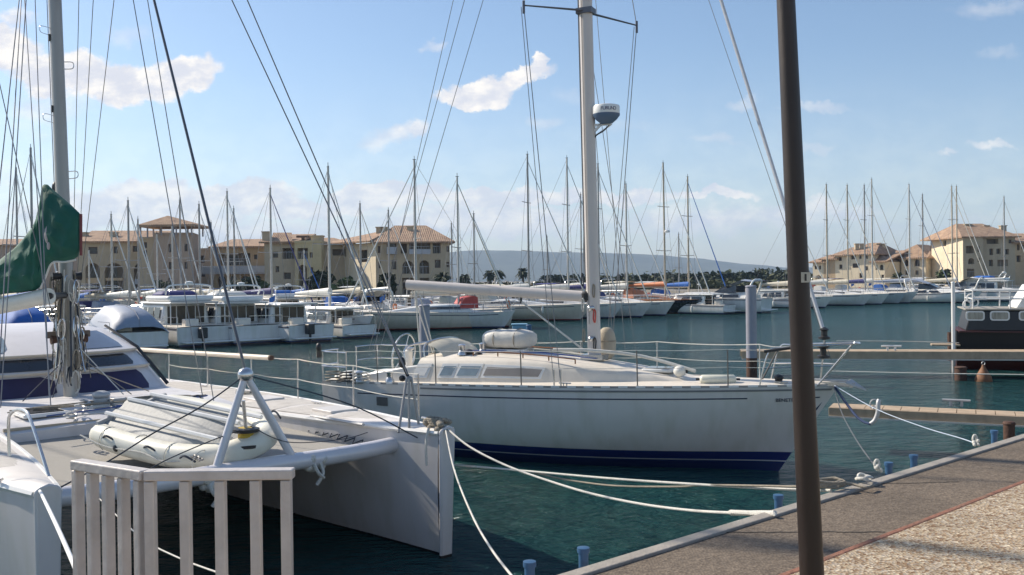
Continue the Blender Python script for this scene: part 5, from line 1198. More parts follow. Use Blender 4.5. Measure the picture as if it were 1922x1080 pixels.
# row of boats from the middle to the right
S_ = 'sailing boat'
yacht(781, 62, 300, 'white sailing boat with cream stained bow just left of the steel pile behind the yacht', 'cream', 'white', -158, 11.5, 0, hood='red', vb=570)
yacht(861, 63, 332, 'white sailing boat just right of the steel pile that stands behind the yacht', 'white', 'cream', -20, 9, 0, vb=570)
yacht(891, 72, 402, 'low grey sailing boat with short mast between steel pile and the yacht\'s life raft', 'grey', 'white', -25, 8, 1)
yacht(993, 74, 290, 'cream white sailing boat with a tall mast just beyond the yacht\'s life raft', 'cream', 'white', -28, 12, 1, vb=560)
yacht(1067, 77, 297, 'white sailing boat with a pale mast just left of the yacht\'s own mast', 'white', 'white', -26, 11, 0)
yacht(1125, 79, 308, 'white sailing boat whose black canopy shows just right of the yacht\'s mast', 'white', 'navy', -35, 11, 1, hood='navy')
yacht(1177, 82, 346, 'white sailing boat with a rounded bow left of the orange-covered boat', 'white', 'white', -33, 10.5, 0)
yacht(1249, 86, 306, 'dark hulled sailing boat with orange cover and two small fittings high on its mast', 'black', 'orange', -50, 12, 2, hood='orange', wood=True, radar=True, lean=-.1)
yacht(1293, 88, 332, 'white sailing boat under a bright blue cover right of the dark hulled boat', 'white', 'blue', -45, 11, 2, hood='blue')
yacht(1275, 100, 440, 'small sailing boat with a short mast hidden behind the dark hulled boat', 'grey', 'grey', -45, 8, 1)
yacht(1345, 92, 700, 'x', 'white', 'blue', -48, 9) if False else None
yacht(1553, 103, 347, 'white sailing boat just right of the lamp post, bow pointing at open water', 'white', 'white', -40, 11, 2)
yacht(1592, 106, 348, 'second white sailing boat to the right of the lamp post', 'white', 'cream', -42, 10.5, 2)
yacht(1624, 109, 348, 'third sailing boat right of the lamp post, before the low house cluster', 'grey', 'navy', -43, 11, 1)
yacht(1638, 110, 337, 'white sailing boat with the brightest tallest mast before the low house cluster', 'white', 'white', -44, 12, 0)
yacht(1708, 112, 347, 'white sailing boat in front of the gap between the two right-hand houses', 'white', 'grey', -44, 11.5, 0)
yacht(1733, 114, 366, 'dark navy sailing boat with a sloping cockpit cover near the tall right-hand building', 'navy', 'grey', -45, 11, 1, hood='grey')
yacht(1788, 118, 350, 'sailing boat with a pale mast, left of a close pair before the tall right-hand building', 'white', 'cream', -45, 11, 2)
yacht(1797, 122, 350, 'sailing boat with a pale mast, right of a close pair before the tall right-hand building', 'cream', 'white', -45, 11, 2)
yacht(1886, 124, 370, 'sailing boat with a dark mast before the right end of the tall building', 'grey', 'white', -45, 10, 1)
yacht(1488, 97, 390, 'sailing boat whose pale mast shows against the left side of the lamp post', 'white', 'cream', -42, 10, 2)
# second row, partly hidden
yacht(678, 72, 383, 'sailing boat with a grey mast before the sunlit side of the hip roofed building', 'white', 'cream', -40, 10, 1)
yacht(731, 76, 395, 'sailing boat with a grey mast in front of the hip roofed building\'s left corner', 'grey', 'white', -40, 10, 1)
yacht(849, 96, 420, 'sailing boat with a faint short mast at the right corner of the hip roofed building', 'white', 'white', -40, 9, 1)
yacht(1028, 104, 445, 'distant sailing boat with short faint mast between two tall masts beyond the yacht\'s boom', 'white', 'white', -40, 8, 1)
yacht(1092, 98, 365, 'distant sailing boat whose mast almost touches the left side of the yacht\'s mast', 'white', 'cream', -40, 10, 1)
yacht(619, 57, 313, 'white sailing boat with a tall pale mast left of the hip roofed building', 'white', 'white', -45, 11, 0)
yacht(510, 66, 354, 'sailing boat with a tall mast in front of the stepped beige building', 'white', 'navy', -40, 11, 0)
yacht(429, 70, 360, 'sailing boat with the taller left mast of a pair before the low balcony building', 'white', 'cream', -40, 10.5, 0)
yacht(441, 76, 392, 'sailing boat with the shorter right mast of a pair before the low balcony building', 'grey', 'white', -40, 9, 1)
yacht(376, 68, 384, 'sailing boat with a thin mast just right of the tower with the open pavilion', 'white', 'cream', -40, 10, 1)
yacht(340, 72, 376, 'sailing boat whose mast crosses the right posts of the open roof pavilion', 'white', 'white', -42, 10, 1)
yacht(325, 80, 425, 'sailing boat with a short mast in front of the tower below the pavilion', 'white', 'white', -42, 9, 0)
yacht(296, 78, 440, 'sailing boat with a short mast at the left corner of the pavilion tower', 'white', 'white', -42, 9, 0)
yacht(261, 72, 412, 'sailing boat with a thin mast at the left end of the pavilion roof', 'grey', 'white', -42, 9, 1)
yacht(243, 64, 377, 'sailing boat with a tall dark mast in front of the arcaded building', 'white', 'white', -42, 10, 1)
yacht(211, 66, 403, 'sailing boat with a pale mast before the middle arch of the arcaded building', 'white', 'cream', -42, 9.5, 0)
yacht(168, 70, 470, 'sailing boat with a short mast before the left arch of the arcaded building', 'white', 'blue', -42, 8, 0)
yacht(62, 58, 278, 'sailing boat with a tall dark mast left of the catamaran\'s green sail cover', 'white', 'blue', -42, 11, 1)
yacht(34, 66, 315, 'sailing boat with a dark mast at the left edge beyond the green sail cover', 'white', 'cream', -42, 10, 1)
yacht(398, 84, 418, 'sailing boat with a faint mast between the tower and the balcony building', 'white', 'white', -42, 9, 1)
yacht(572, 84, 470, 'small sailing boat with a low mast before the dark doorway of the stepped building', 'white', 'blue', -42, 8, 0)
yacht(930, 92, 520, 'small cluttered sailing boat with almost no mast under the yacht\'s boom', 'white', 'red', -30, 8, 0)
# unseen yacht added past the left edge for its shadow line; built last
NBX = thing

# ------------------------------------------------------------------ motor boats
def mboat(u, v, D, label, kind, hd_=118, L_=8.0, canvas=None, group='motor boats along the far pontoons', hullc='white', s=1.0, outb=False, cat_='motor boat'):
    """u, v: middle of the transom at the waterline"""
    p = PY(u, v, D); t_ = thing('motor_boat', label, cat_, (p.x, p.y, 0), R(hd_), group); W_ = 1.5 * s; fb = .95 * s
    rows = hull_rows(L_, lambda t: W_ * (1 - .08 * (1 - t)) * (1 - max(0, (t - .45) / .55) ** 2.2), lambda t: fb * (1 + .38 * t * t), lambda t: .4 * (1 - t ** 3) + .02, .9, .1, 16, 7, 0, 4.5, 1.3)
    h_ = hull_mesh(rows).build('hull', hullcols[hullc], t_, smooth=40)
    offset_strip(rows, .05, .12, .02, .0, L_ - .4).build('rub_rail', mat('rub_dark', (.07, .07, .10), .5), h_)
    deck_mesh(rows, .05, .01).build('deck', cream, t_, smooth=60)
    def cab(x0, x1, z0, z1, w0, w1, rk0=.1, rk1=.7, m=white, name='cabin', par=t_):
        return MB().hexa([V((x0, -w0, z0)), V((x1, -w0 * .85, z0)), V((x1, w0 * .85, z0)), V((x0, w0, z0))], [V((x0 + rk0, -w1, z1)), V((x1 - rk1, -w1 * .85, z1)), V((x1 - rk1, w1 * .85, z1)), V((x0 + rk0, w1, z1))]).build(name, m, par, bevel=.14)
    def sidewin(x0, x1, z0, z1, w0, w1, n, par, rk=.3, m=glass):
        for sd in (-1, 1):
            for i in range(n):
                a_, b_ = lerp(x0, x1, (i + .08) / n), lerp(x0, x1, (i + .92) / n)
                MB().slab([V((a_, sd * (w0 + .015), z0)), V((b_, sd * (w0 + .015), z0)), V((b_ - (rk if i == n - 1 else 0), sd * (w1 + .015), z1)), V((a_, sd * (w1 + .015), z1))], (0, sd * .012, 0)).build('window', m, par, smooth=0)
    zt = fb
    if kind in ('fly', 'pilot', 'cruiser'):
        x0_ = 2.3 * s; hc = 1.05 * s
        c_ = cab(x0_, L_ * .82, zt - .02, zt + hc, W_ * .82, W_ * .70, .0, 1.3)
        sidewin(x0_ + .2, L_ * .60, zt + .35 * s, zt + .88 * s, W_ * .80, W_ * .745, 3 if kind != 'cruiser' else 2, c_)
        # aft bulkhead glazed in strips
        for i in range(4):
            y0 = lerp(-W_ * .62, W_ * .62, (i + .06) / 4); y1 = lerp(-W_ * .62, W_ * .62, (i + .94) / 4); MB().slab([V((x0_ - .012, y0, zt + .12)), V((x0_ - .012, y1, zt + .12)), V((x0_ - .012, y1, zt + .93 * s)), V((x0_ - .012, y0, zt + .93 * s))], (-.012, 0, 0)).build('aft_window', mat('cabin_dark_glass', (.06, .05, .04), .15, var=.3), c_, smooth=0)
        rf = MB().hexa([V((x0_ - 1.0 * s, -W_ * .80, zt + hc)), V((L_ * .68, -W_ * .70, zt + hc)), V((L_ * .68, W_ * .70, zt + hc)), V((x0_ - 1.0 * s, W_ * .80, zt + hc))], [V((x0_ - 1.1 * s, -W_ * .78, zt + hc + .10)), V((L_ * .66, -W_ * .66, zt + hc + .10)), V((L_ * .66, W_ * .66, zt + hc + .10)), V((x0_ - 1.1 * s, W_ * .78, zt + hc + .10))]).build('cabin_roof', white, t_, bevel=.03)
        for sd in (-1, 1): MB().bar((x0_ - .9 * s, sd * W_ * .74, zt), (x0_ - .9 * s, sd * W_ * .74, zt + hc), .03, 6).build('roof_post', white, t_)
        if kind == 'fly':
            f_ = cab(x0_ - .7 * s, L_ * .62, zt + hc + .10, zt + hc + .42, W_ * .72, W_ * .78, -.05, .15, white, 'flybridge')
            cab(x0_ + .6, L_ * .58, zt + hc + .42, zt + hc + .68, W_ * .66, W_ * .5, .3, .7, covers[canvas or 'navy'], 'flybridge_cover')
            for sd in (-1, 1): MB().tube(smoothpts([(x0_ - .6 * s, sd * W_ * .74, zt + hc + .4), (x0_ - .7 * s, sd * W_ * .72, zt + hc + .7), (x0_ + .6, sd * W_ * .7, zt + hc + .65)]), .02, 5).build('fly_rail', steel, t_)
            MB().tube(smoothpts([(x0_ - .2, -W_ * .7, zt + hc + .5), (x0_ - .5, -W_ * .6, zt + hc + .95), (x0_ - .5, W_ * .6, zt + hc + .95), (x0_ - .2, W_ * .7, zt + hc + .5)]), .05, 6).lathe([(.02, -.1), (.2, -.06), (.2, .04), (.02, .08)], (x0_ - .45, 0, zt + hc + 1.1), 10).build('radar_arch', white, t_)
        else: MB().bar((x0_ + 1, .3, zt + hc + .1), (x0_ + .9, .3, zt + hc + .9), .02, 6).lathe([(.02, -.06), (.14, -.04), (.14, .04), (.02, .06)], (x0_ + .9, .3, zt + hc + .95), 10).build('antenna', white, t_)
    elif kind == 'tarp':
        rr_ = []
        for x_, hh, wf in ((-.1, .25, .98), (.0, .6, .96), (.7, 1.0, .92), (2.2, 1.2, .88), (4.0, 1.15, .84), (5.2, .6, .92), (6.8, .25, .8)):
            z, y_ = deckz(rows, max(0, min(x_, L_ * .95))); rr_.append([V((x_, y_ * wf * q * (1.03 if abs(q) == 1 else .93), z + hh * (1 - abs(q) ** 4.5 * .92) - (.12 if abs(q) == 1 else 0))) for q in (-1, -.85, -.5, 0, .5, .85, 1)])
        MB().grid(rr_).build('canvas_cover', covers[canvas or 'grey'], t_, smooth=60)
        MB().tube([q_[3] + V((0, 0, .02)) for q_ in rr_], .02, 5).build('cover_seam', mat('seam', (.25, .27, .32), .7), t_)
        cab(3.0, 6.8, zt, zt + .75, W_ * .7, W_ * .5, .2, 1.8)
    elif kind == 'arch':
        c_ = cab(1.2, L_ * .85, zt, zt + .6, W_ * .86, W_ * .6, .1, 2.0); sidewin(2.0, L_ * .55, zt + .18, zt + .42, W_ * .80, W_ * .72, 2, c_)
        ws = MB(); 
        for sd in (-1, 1): ws.slab([V((2.4, sd * W_ * .72, zt + .55)), V((4.6, sd * W_ * .5, zt + .6)), V((3.6, sd * W_ * .5, zt + 1.15)), V((2.4, sd * W_ * .68, zt + 1.2))], (0, .02, 0))
        ws.slab([V((4.6, -W_ * .5, zt + .6)), V((4.6, W_ * .5, zt + .6)), V((3.6, W_ * .5, zt + 1.15)), V((3.6, -W_ * .5, zt + 1.15))], (.02, 0, 0)).build('windscreen', glass, t_, smooth=0)
        MB().tube(smoothpts([(1.5, -W_ * .85, zt), (.9, -W_ * .75, zt + 1.5), (.8, 0, zt + 1.72), (.9, W_ * .75, zt + 1.5), (1.5, W_ * .85, zt)]), .09, 8).build('radar_arch', white, t_, smooth=60)
        MB().grid([[V((x_, W_ * .72 * q, zt + z_ - .1 * abs(q))) for q in (-1, -.5, 0, .5, 1)] for x_, z_ in ((.9, 1.65), (2, 1.78), (3.5, 1.25))]).build('bimini', covers[canvas or 'white'], t_, smooth=60)
    mb = MB()
    for sd in (-1, 1):
        tp2 = []
        for i in range(5): x_ = lerp(L_ * .45, L_ * .97, i / 4); z, y_ = deckz(rows, x_); mb.bar((x_, sd * (y_ - .05), z), (x_, sd * (y_ - .02), z + .55), .014, 4); tp2.append(V((x_, sd * (y_ - .02), z + .55)))
        mb.tube(tp2, .016, 4)
        mb.bar((.1, sd * W_ * .88, fb), (.1, sd * W_ * .88, fb + .5), .016, 4).bar((.1, sd * W_ * .88, fb + .5), (1.9, sd * W_ * .92, fb + .5), .016, 4)
    mb.bar((.1, -W_ * .88, fb + .5), (.1, W_ * .3, fb + .5), .016, 4).build('railing', steel, t_)
    MB().box((-.28, 0, .28), (.55, W_ * 1.6, .06)).build('swim_platform', white, t_, bevel=.02)
    if outb: MB().box((-.35, .35, .75), (.45, .38, .55)).box((-.38, .35, .2), (.16, .12, .9)).build('outboard', black, t_, bevel=.09)
    for sd in (-1, 1): MB().ell((L_ * .4, sd * (W_ + .1), fb * .55), (.12, .12, .32), 8, 6).bar((L_ * .4, sd * (W_ + .08), fb * .8), (L_ * .4, sd * W_, fb + .1), .012, 4).build('fender', fender, t_)
    MB().box((.8, .5, fb + .18), (.5, .7, .42)).build('cockpit_locker', cream, t_, bevel=.04)
    return t_
mboat(262, 652, 44.5, 'motor boat completely wrapped in a shiny grey canvas cover behind the catamaran cabin', 'tarp', 128, 7.5, 'grey')
mboat(388, 648, 47.5, 'white flybridge motor boat with purple navy canvas on top', 'fly', 132, 9.0, 'navy', outb=True, s=1.10)
mboat(486, 648, 49, 'white flybridge motor boat with a cream canopy, right of the purple canvas one', 'fly', 132, 8.4, 'white', outb=False, s=1.06)
mboat(586, 642, 50, 'white pilothouse boat third from the right end of the left motor boat row', 'pilot', 134, 8.0, outb=True, s=1.0)
mboat(676, 634, 53, 'white cabin cruiser at the right end of the left motor boat row', 'cruiser', 132, 7.2, s=.82)
mboat(1440, 586, 84, 'large white motor boat with a pale draped cockpit cover behind the grey violet pile', 'arch', 150, 11, 'grey', s=1.35)
mboat(1370, 590, 82, 'low grey white motor boat left of the one with the draped cover', 'cruiser', 140, 7.5, 'blue', s=.85)
mboat(1515, 583, 96, 'dark sided small motor boat partly hidden by the lamp post', 'pilot', 140, 7.5, hullc='grey', s=.9)
mboat(1790, 566, 116, 'motor boat with a yellow cream awning left of the black barge railing', 'cruiser', 140, 8, s=1.0)
mboat(1860, 560, 112, 'white motor boat with a tall radar arch beyond the black barge', 'arch', 140, 10, 'white', s=1.25)
mboat(1925, 560, 110, 'big white motor boat beyond the black barge at the right edge', 'fly', 140, 10, 'blue', s=1.2)
mboat(1690, 572, 111, 'white motor boat with a raked windscreen between two sailing boats near the right-hand houses', 'arch', -40, 9, 'grey', s=1.1)
mboat(560, 600, 68, 'white motor boat in the second row behind the pilothouse boat', 'fly', 125, 8, 'blue', s=1.0)
mboat(720, 602, 70, 'small white motor boat behind the right end of the left motor boat row', 'arch', 120, 7.5, 'white', s=.95)
mboat(808, 598, 80, 'dark canopied motor boat behind the steel pile', 'pilot', 130, 7.5, s=.95)
mboat(905, 590, 84, 'cabin motor boat with a red canopy edge under the yacht\'s boom', 'cruiser', 120, 7.5, 'red', s=.95)
mboat(60, 640, 49, 'motor boat with a bright blue cover at the left edge below the white boom', 'tarp', 130, 7.5, 'blue')
mboat(132, 628, 56, 'white cabin boat seen behind the catamaran mast', 'cruiser', 125, 7.5, s=.95)
mboat(1215, 580, 92, 'white cabin motor boat behind the boat with the orange cover', 'pilot', 130, 8, s=1.0)
mboat(1000, 588, 92, 'white flybridge boat beyond the yacht\'s boom near its middle', 'fly', 130, 8, 'grey', s=.95)
# floating walkway behind the boats
pw = [PZ(120, 622, .4), PZ(700, 603, .4)]
def walk(a, b, label, w_=2.0):
    a, b = V((a[0], a[1], 0)), V((b[0], b[1], 0)); d = (b - a); t_ = thing('pontoon_walkway', label, 'pontoon', a, math.atan2(d.y, d.x)); ln = d.length
    MB().box((ln / 2, 0, .48), (ln, w_, .10)).build('deck', pontm, t_, smooth=0); MB().box((ln / 2, 0, .2), (ln, w_ - .2, .46)).build('float', concm, t_, smooth=0)
    for i in range(int(ln / 9)): MB().box((4 + i * 9, w_ * .35, 1.0), (.22, .22, .95)).build('service_post', white if i % 2 else bluem, t_, bevel=.02)
    return t_
walk((-34, 50), (-7, 66), 'long floating walkway behind the left motor boats')
walk((-9, 74), (60, 128), 'long floating walkway behind the sailing boats in the middle and right')
# ------------------------------------------------------------------ buildings
plas = {}
def plaster(n, c): return mat('plaster_' + n, c, .9, var=.12, vs=.35, bump=.2, bs=8, dirt=.18)
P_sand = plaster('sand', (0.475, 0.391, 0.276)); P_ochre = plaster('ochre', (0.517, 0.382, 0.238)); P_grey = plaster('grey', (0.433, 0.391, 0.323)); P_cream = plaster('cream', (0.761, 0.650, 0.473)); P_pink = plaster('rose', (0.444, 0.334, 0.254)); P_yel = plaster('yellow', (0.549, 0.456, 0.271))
tilem = bpy.data.materials.new('roof_tiles'); tilem.use_nodes = True; nt = tilem.node_tree; N = nt.nodes; L = nt.links; p_ = N['Principled BSDF']; p_.inputs['Roughness'].default_value = .9
tc = N.new('ShaderNodeTexCoord'); n_ = N.new('ShaderNodeTexNoise'); n_.inputs['Scale'].default_value = 1.3; n_.inputs['Detail'].default_value = 8; L.new(tc.outputs['Object'], n_.inputs['Vector'])
cr = N.new('ShaderNodeValToRGB'); L.new(n_.outputs['Fac'], cr.inputs[0]); cr.color_ramp.elements[0].position = .3; cr.color_ramp.elements[1].position = .7; cr.color_ramp.elements[0].color = (.27, .17, .115, 1); cr.color_ramp.elements[1].color = (.47, .32, .21, 1); L.new(cr.outputs[0], p_.inputs['Base Color'])
wv = N.new('ShaderNodeTexWave'); wv.inputs['Scale'].default_value = 1.2; wv.inputs['Distortion'].default_value = 1; L.new(tc.outputs['Object'], wv.inputs['Vector']); bp = N.new('ShaderNodeBump'); bp.inputs['Strength'].default_value = .6; bp.inputs['Distance'].default_value = .1; L.new(wv.outputs[1], bp.inputs['Height']); L.new(bp.outputs[0], p_.inputs['Normal'])
paneb = mat('far_window', (.045, .04, .04), .2, var=.3, vs=.8)
shut = mat('shutter_brown', (.13, .08, .06), .7, var=.2)
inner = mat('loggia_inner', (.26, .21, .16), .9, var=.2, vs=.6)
balm = mat('balcony_rail', (.40, .42, .46), .6, var=.1)
def facade(o, a, b, z0, z1, ops, m, name='wall'):
    """wall from a to b (world xy, seen from the side on the right of a->b reversed), openings (u0, z0, u1, z1, arch, depth) in metres"""
    inv = o.matrix_basis.inverted(); a, b = V((a[0], a[1], 0)), V((b[0], b[1], 0)); d = b - a; Lw = d.length; d.normalize(); n = V((d.y, -d.x, 0))   # outward normal
    if (EYE - a).dot(n) < 0: n = -n
    P = lambda u, z, dp=0: inv @ (a + d * u + V((0, 0, z)) - n * dp)
    us = sorted(set([0, Lw] + [x for q in ops for x in (q[0], q[2])])); zs = sorted(set([z0, z1] + [x for q in ops for x in (q[1], q[3])]))
    mb = MB()
    for i in range(len(us) - 1):
        for j in range(len(zs) - 1):
            uc, zc = (us[i] + us[i + 1]) / 2, (zs[j] + zs[j + 1]) / 2
            if any(q[0] < uc < q[2] and q[1] < zc < q[3] for q in ops): continue
            mb.add([P(us[i], zs[j]), P(us[i + 1], zs[j]), P(us[i + 1], zs[j + 1]), P(us[i], zs[j + 1])], [(0, 1, 2, 3)])
    for (u0, w0, u1, w1, arch, dp) in ops:
        mb.add([P(u0, w0), P(u1, w0), P(u1, w1), P(u0, w1), P(u0, w0, dp), P(u1, w0, dp), P(u1, w1, dp), P(u0, w1, dp)], [(0, 1, 5, 4), (1, 2, 6, 5), (2, 3, 7, 6), (3, 0, 4, 7)])
        if arch:
            r_ = (u1 - u0) / 2; zc = w1 - r_; c = (u0 + u1) / 2
            for sd in (-1, 1):
                arc = [(c + sd * r_ * math.cos(R(q)), zc + r_ * math.sin(R(q))) for q in range(0, 91, 15)]; pts = [(c + sd * r_, w1)] + arc
                k = len(pts); mb.add([P(x, z) for x, z in pts], [tuple(range(k))]); mb.add([P(x, z) for x, z in arc] + [P(x, z, dp) for x, z in arc], [(q, q + 1, q + 8, q + 7) for q in range(6)])
    w_ = mb.build(name, m, o, smooth=0)
    for (u0, w0, u1, w1, arch, dp) in ops:
        deep = dp > .8
        if deep:
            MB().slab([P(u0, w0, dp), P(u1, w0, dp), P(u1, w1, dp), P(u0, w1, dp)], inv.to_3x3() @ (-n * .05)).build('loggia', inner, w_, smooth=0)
            if (w1 - w0) > 1.4:
                dw = (u1 - u0) * .36; cu = u0 + (u1 - u0) * .35
                MB().slab([P(cu - dw / 2, w0 + .05, dp - .04), P(cu + dw / 2, w0 + .05, dp - .04), P(cu + dw / 2, w1 - .35, dp - .04), P(cu - dw / 2, w1 - .35, dp - .04)], inv.to_3x3() @ (n * .02)).build('window', paneb, w_, smooth=0)
                r2 = MB(); h_ = .95; r2.sqbar(P(u0, w0 + h_, .08), P(u1, w0 + h_, .08), .06)
                for q in range(int((u1 - u0) / .35)): r2.bar(P(u0 + .2 + q * .35, w0, .08), P(u0 + .2 + q * .35, w0 + h_, .08), .02, 4)
                r2.build('balcony_rail', balm, w_, smooth=0)
        else:
            f_ = MB().slab([P(u0, w0, dp), P(u1, w0, dp), P(u1, w1, dp), P(u0, w1, dp)], inv.to_3x3() @ (-n * .05)).build('window', shut, w_, smooth=0)
            MB().slab([P(u0 + .12, w0 + .12, dp - .02), P(u1 - .12, w0 + .12, dp - .02), P(u1 - .12, w1 - .12, dp - .02), P(u0 + .12, w1 - .12, dp - .02)], inv.to_3x3() @ (n * .015)).build('pane', paneb, f_, smooth=0)
    return w_
GZ = 1.1
class Bld:
    def __init__(s, label, pts, D0, name='apartment_building'):
        p = PY(pts[0], 540, D0); s.o = thing(name, label, 'building', (p.x, p.y, GZ))
    def w(s, p): return s.o.matrix_basis.inverted() @ V(p)
def pxw(u, D): p = PY(u, 540, D); return (p.x, p.y)
def zz(v, u, D): return PY(u, v, D).z
def openpx(a, b, D0, D1, lst):
    """openings given by photo pixels (u0,v0,u1,v1) on the facade a->b"""
    A, B = V((a[0], a[1], 0)), V((b[0], b[1], 0)); d = B - A; Ln = d.length; d.normalize(); out = []
    def hit(u, v):
        r = ray(u, v); # solve EYE + r t in plane
        n = V((d.y, -d.x, 0)); t = (A - EYE).dot(n) / r.dot(n); p = EYE + r * t; return (p - A).dot(d), p.z
    for (u0, v0, u1, v1, arch, dp) in lst:
        x0, zt = hit(u0, v0); x1, zb_ = hit(u1, v1)
        x0, x1 = min(x0, x1), max(x0, x1)
        if x0 < .05: x0 = .05
        if x1 > Ln - .05: x1 = Ln - .05
        if x1 - x0 > .3 and zt > zb_: out.append((x0, max(zb_, GZ + .02), x1, zt, arch, dp))
    # drop overlaps
    ok = []
    for q in out:
        if all(q[2] <= r_[0] or q[0] >= r_[2] or q[3] <= r_[1] or q[1] >= r_[3] for r_ in ok): ok.append(q)
    return ok
def quad(o, pts, m, name, th=.25):
    inv = o.matrix_basis.inverted(); p = [inv @ V(q) for q in pts]; n = (p[1] - p[0]).cross(p[2] - p[0]).normalized()
    if n.z < 0: n = -n
    return MB().slab(p, n * th).build(name, m, o, smooth=0)
def chimney(o, c, w_=1.0, h_=1.4, par=None):
    w_ *= .62; h_ *= .66
    inv = o.matrix_basis.inverted(); c = inv @ V(c); x = MB().box(c + V((0, 0, h_ / 2 - .3)), (w_, w_ * .8, h_)).box(c + V((0, 0, h_ - .25)), (w_ + .2, w_ + .05, .14)).build('chimney', P_sand, par or o, smooth=0)
    return x
def shedroof(o, a, b, z, depth, rise, ov=.6, name='roof'):
    A, B = V((a[0], a[1], z)), V((b[0], b[1], z)); d = (B - A).normalized(); n = V((d.y, -d.x, 0))
    if (EYE - A).dot(n) < 0: n = -n
    A2, B2 = A - d * ov + n * ov, B + d * ov + n * ov; A2.z -= ov * rise / depth; B2.z -= ov * rise / depth
    return quad(o, [A2, B2, B2 - n * (depth + ov) + V((0, 0, rise + ov * rise / depth)), A2 - n * (depth + ov) + V((0, 0, rise + ov * rise / depth))], tilem, name)
def hiproof(o, a, b, z, depth, rise, ov=.7, ridge=.45):
    A, B = V((a[0], a[1], z)), V((b[0], b[1], z)); d = (B - A).normalized(); n = V((d.y, -d.x, 0))
    if (EYE - A).dot(n) < 0: n = -n
    Lw = (B - A).length; c = [A - d * ov + n * ov, B + d * ov + n * ov, B + d * ov - n * (depth + ov), A - d * ov - n * (depth + ov)]
    m_ = (A + B) / 2 - n * depth / 2 + V((0, 0, rise)); r0, r1 = m_ - d * Lw * ridge * .5, m_ + d * Lw * ridge * .5
    inv = o.matrix_basis.inverted(); base = [inv @ p for p in c]; lo = [p - V((0, 0, .22)) for p in base]; k = [inv @ r0, inv @ r1]
    return MB().add(base + lo + k, [(0, 1, 9, 8), (1, 2, 9), (2, 3, 8, 9), (3, 0, 8), (0, 4, 5, 1), (1, 5, 6, 2), (2, 6, 7, 3), (3, 7, 4, 0), (7, 6, 5, 4)]).build('roof', tilem, o, smooth=0)
def back(o, a, b, depth, z1, m, right=True, left=True):
    A, B = V((a[0], a[1], 0)), V((b[0], b[1], 0)); d = (B - A).normalized(); n = V((d.y, -d.x, 0))
    if (EYE - A).dot(n) < 0: n = -n
    C_, D_ = B - n * depth, A - n * depth; inv = o.matrix_basis.inverted(); mb = MB()
    for p, q, on_ in ((B, C_, right), (C_, D_, True), (D_, A, left)):
        if on_: mb.add([inv @ V((p.x, p.y, GZ)), inv @ V((q.x, q.y, GZ)), inv @ V((q.x, q.y, z1)), inv @ V((p.x, p.y, z1))], [(0, 1, 2, 3)])
    mb.build('side_wall', m, o, smooth=0); 
    return C_, D_
def wing(o, u0, u1, D0, D1, vt, m, ops, depth=11, roof='shed', rise=1.6, vb=None, base=None, left=True, right=True):
    a, b = pxw(u0, D0), pxw(u1, D1); z1 = zz(vt, (u0 + u1) / 2, (D0 + D1) / 2)
    facade(o, a, b, GZ if base is None else base, z1, openpx(a, b, D0, D1, ops), m)
    back(o, a, b, depth, z1, m, right, left)
    rf = None
    if roof == 'shed': rf = shedroof(o, a, b, z1, depth, rise)
    elif roof == 'hip': rf = hiproof(o, a, b, z1, depth, rise)
    elif roof == 'flat':
        A, B = V((a[0], a[1], z1)), V((b[0], b[1], z1)); d = (B - A).normalized(); n = V((d.y, -d.x, 0))
        if (EYE - A).dot(n) < 0: n = -n
        rf = quad(o, [A + n * .15, B + n * .15, B - n * depth, A - n * depth], m, 'roof', .3)
    return a, b, z1, rf
# A: behind the green sail
b_ = Bld('rose brown roofed building seen behind the green sail cover at the left edge', (-120, 100), 150)
wing(b_.o, -160, 120, 150, 150, 462, P_pink, [(8, 478, 22, 492, 0, .25), (35, 478, 48, 492, 0, .25), (60, 478, 74, 492, 0, .25), (10, 505, 30, 530, 1, .25), (45, 505, 62, 530, 1, .25)], rise=1.4)
# B: arcaded building
b_ = Bld('long beige building with three big arches and a terracotta roof left of the tower', (148, 296), 132)
a, b, z1, rf = wing(b_.o, 146, 296, 131, 133, 455, P_sand, [(166, 464, 183, 477, 0, .25), (213, 463, 221, 476, 0, .25), (249, 462, 262, 473, 0, .3), (268, 460, 280, 472, 0, .3), (160, 494, 188, 556, 1, 1.4), (196, 494, 232, 556, 1, 1.6), (251, 492, 286, 556, 1, 1.5)], rise=2.0)
for u in (158, 214): chimney(b_.o, PY(u, 444, 136), 1.6, 1.2, rf)
inv = b_.o.matrix_basis.inverted()
for (u0, u1, vt, vb) in ((161, 187, 522, 532), (198, 230, 522, 527), (253, 284, 524, 534)):
    MB().slab([inv @ PY(u0, vb, 131.6), inv @ PY(u1, vb, 131.7), inv @ PY(u1, vt, 131.7), inv @ PY(u0, vt, 131.6)], (0, .8, 0)).build('balcony', P_ochre if vt < 523 else balm, b_.o, smooth=0)
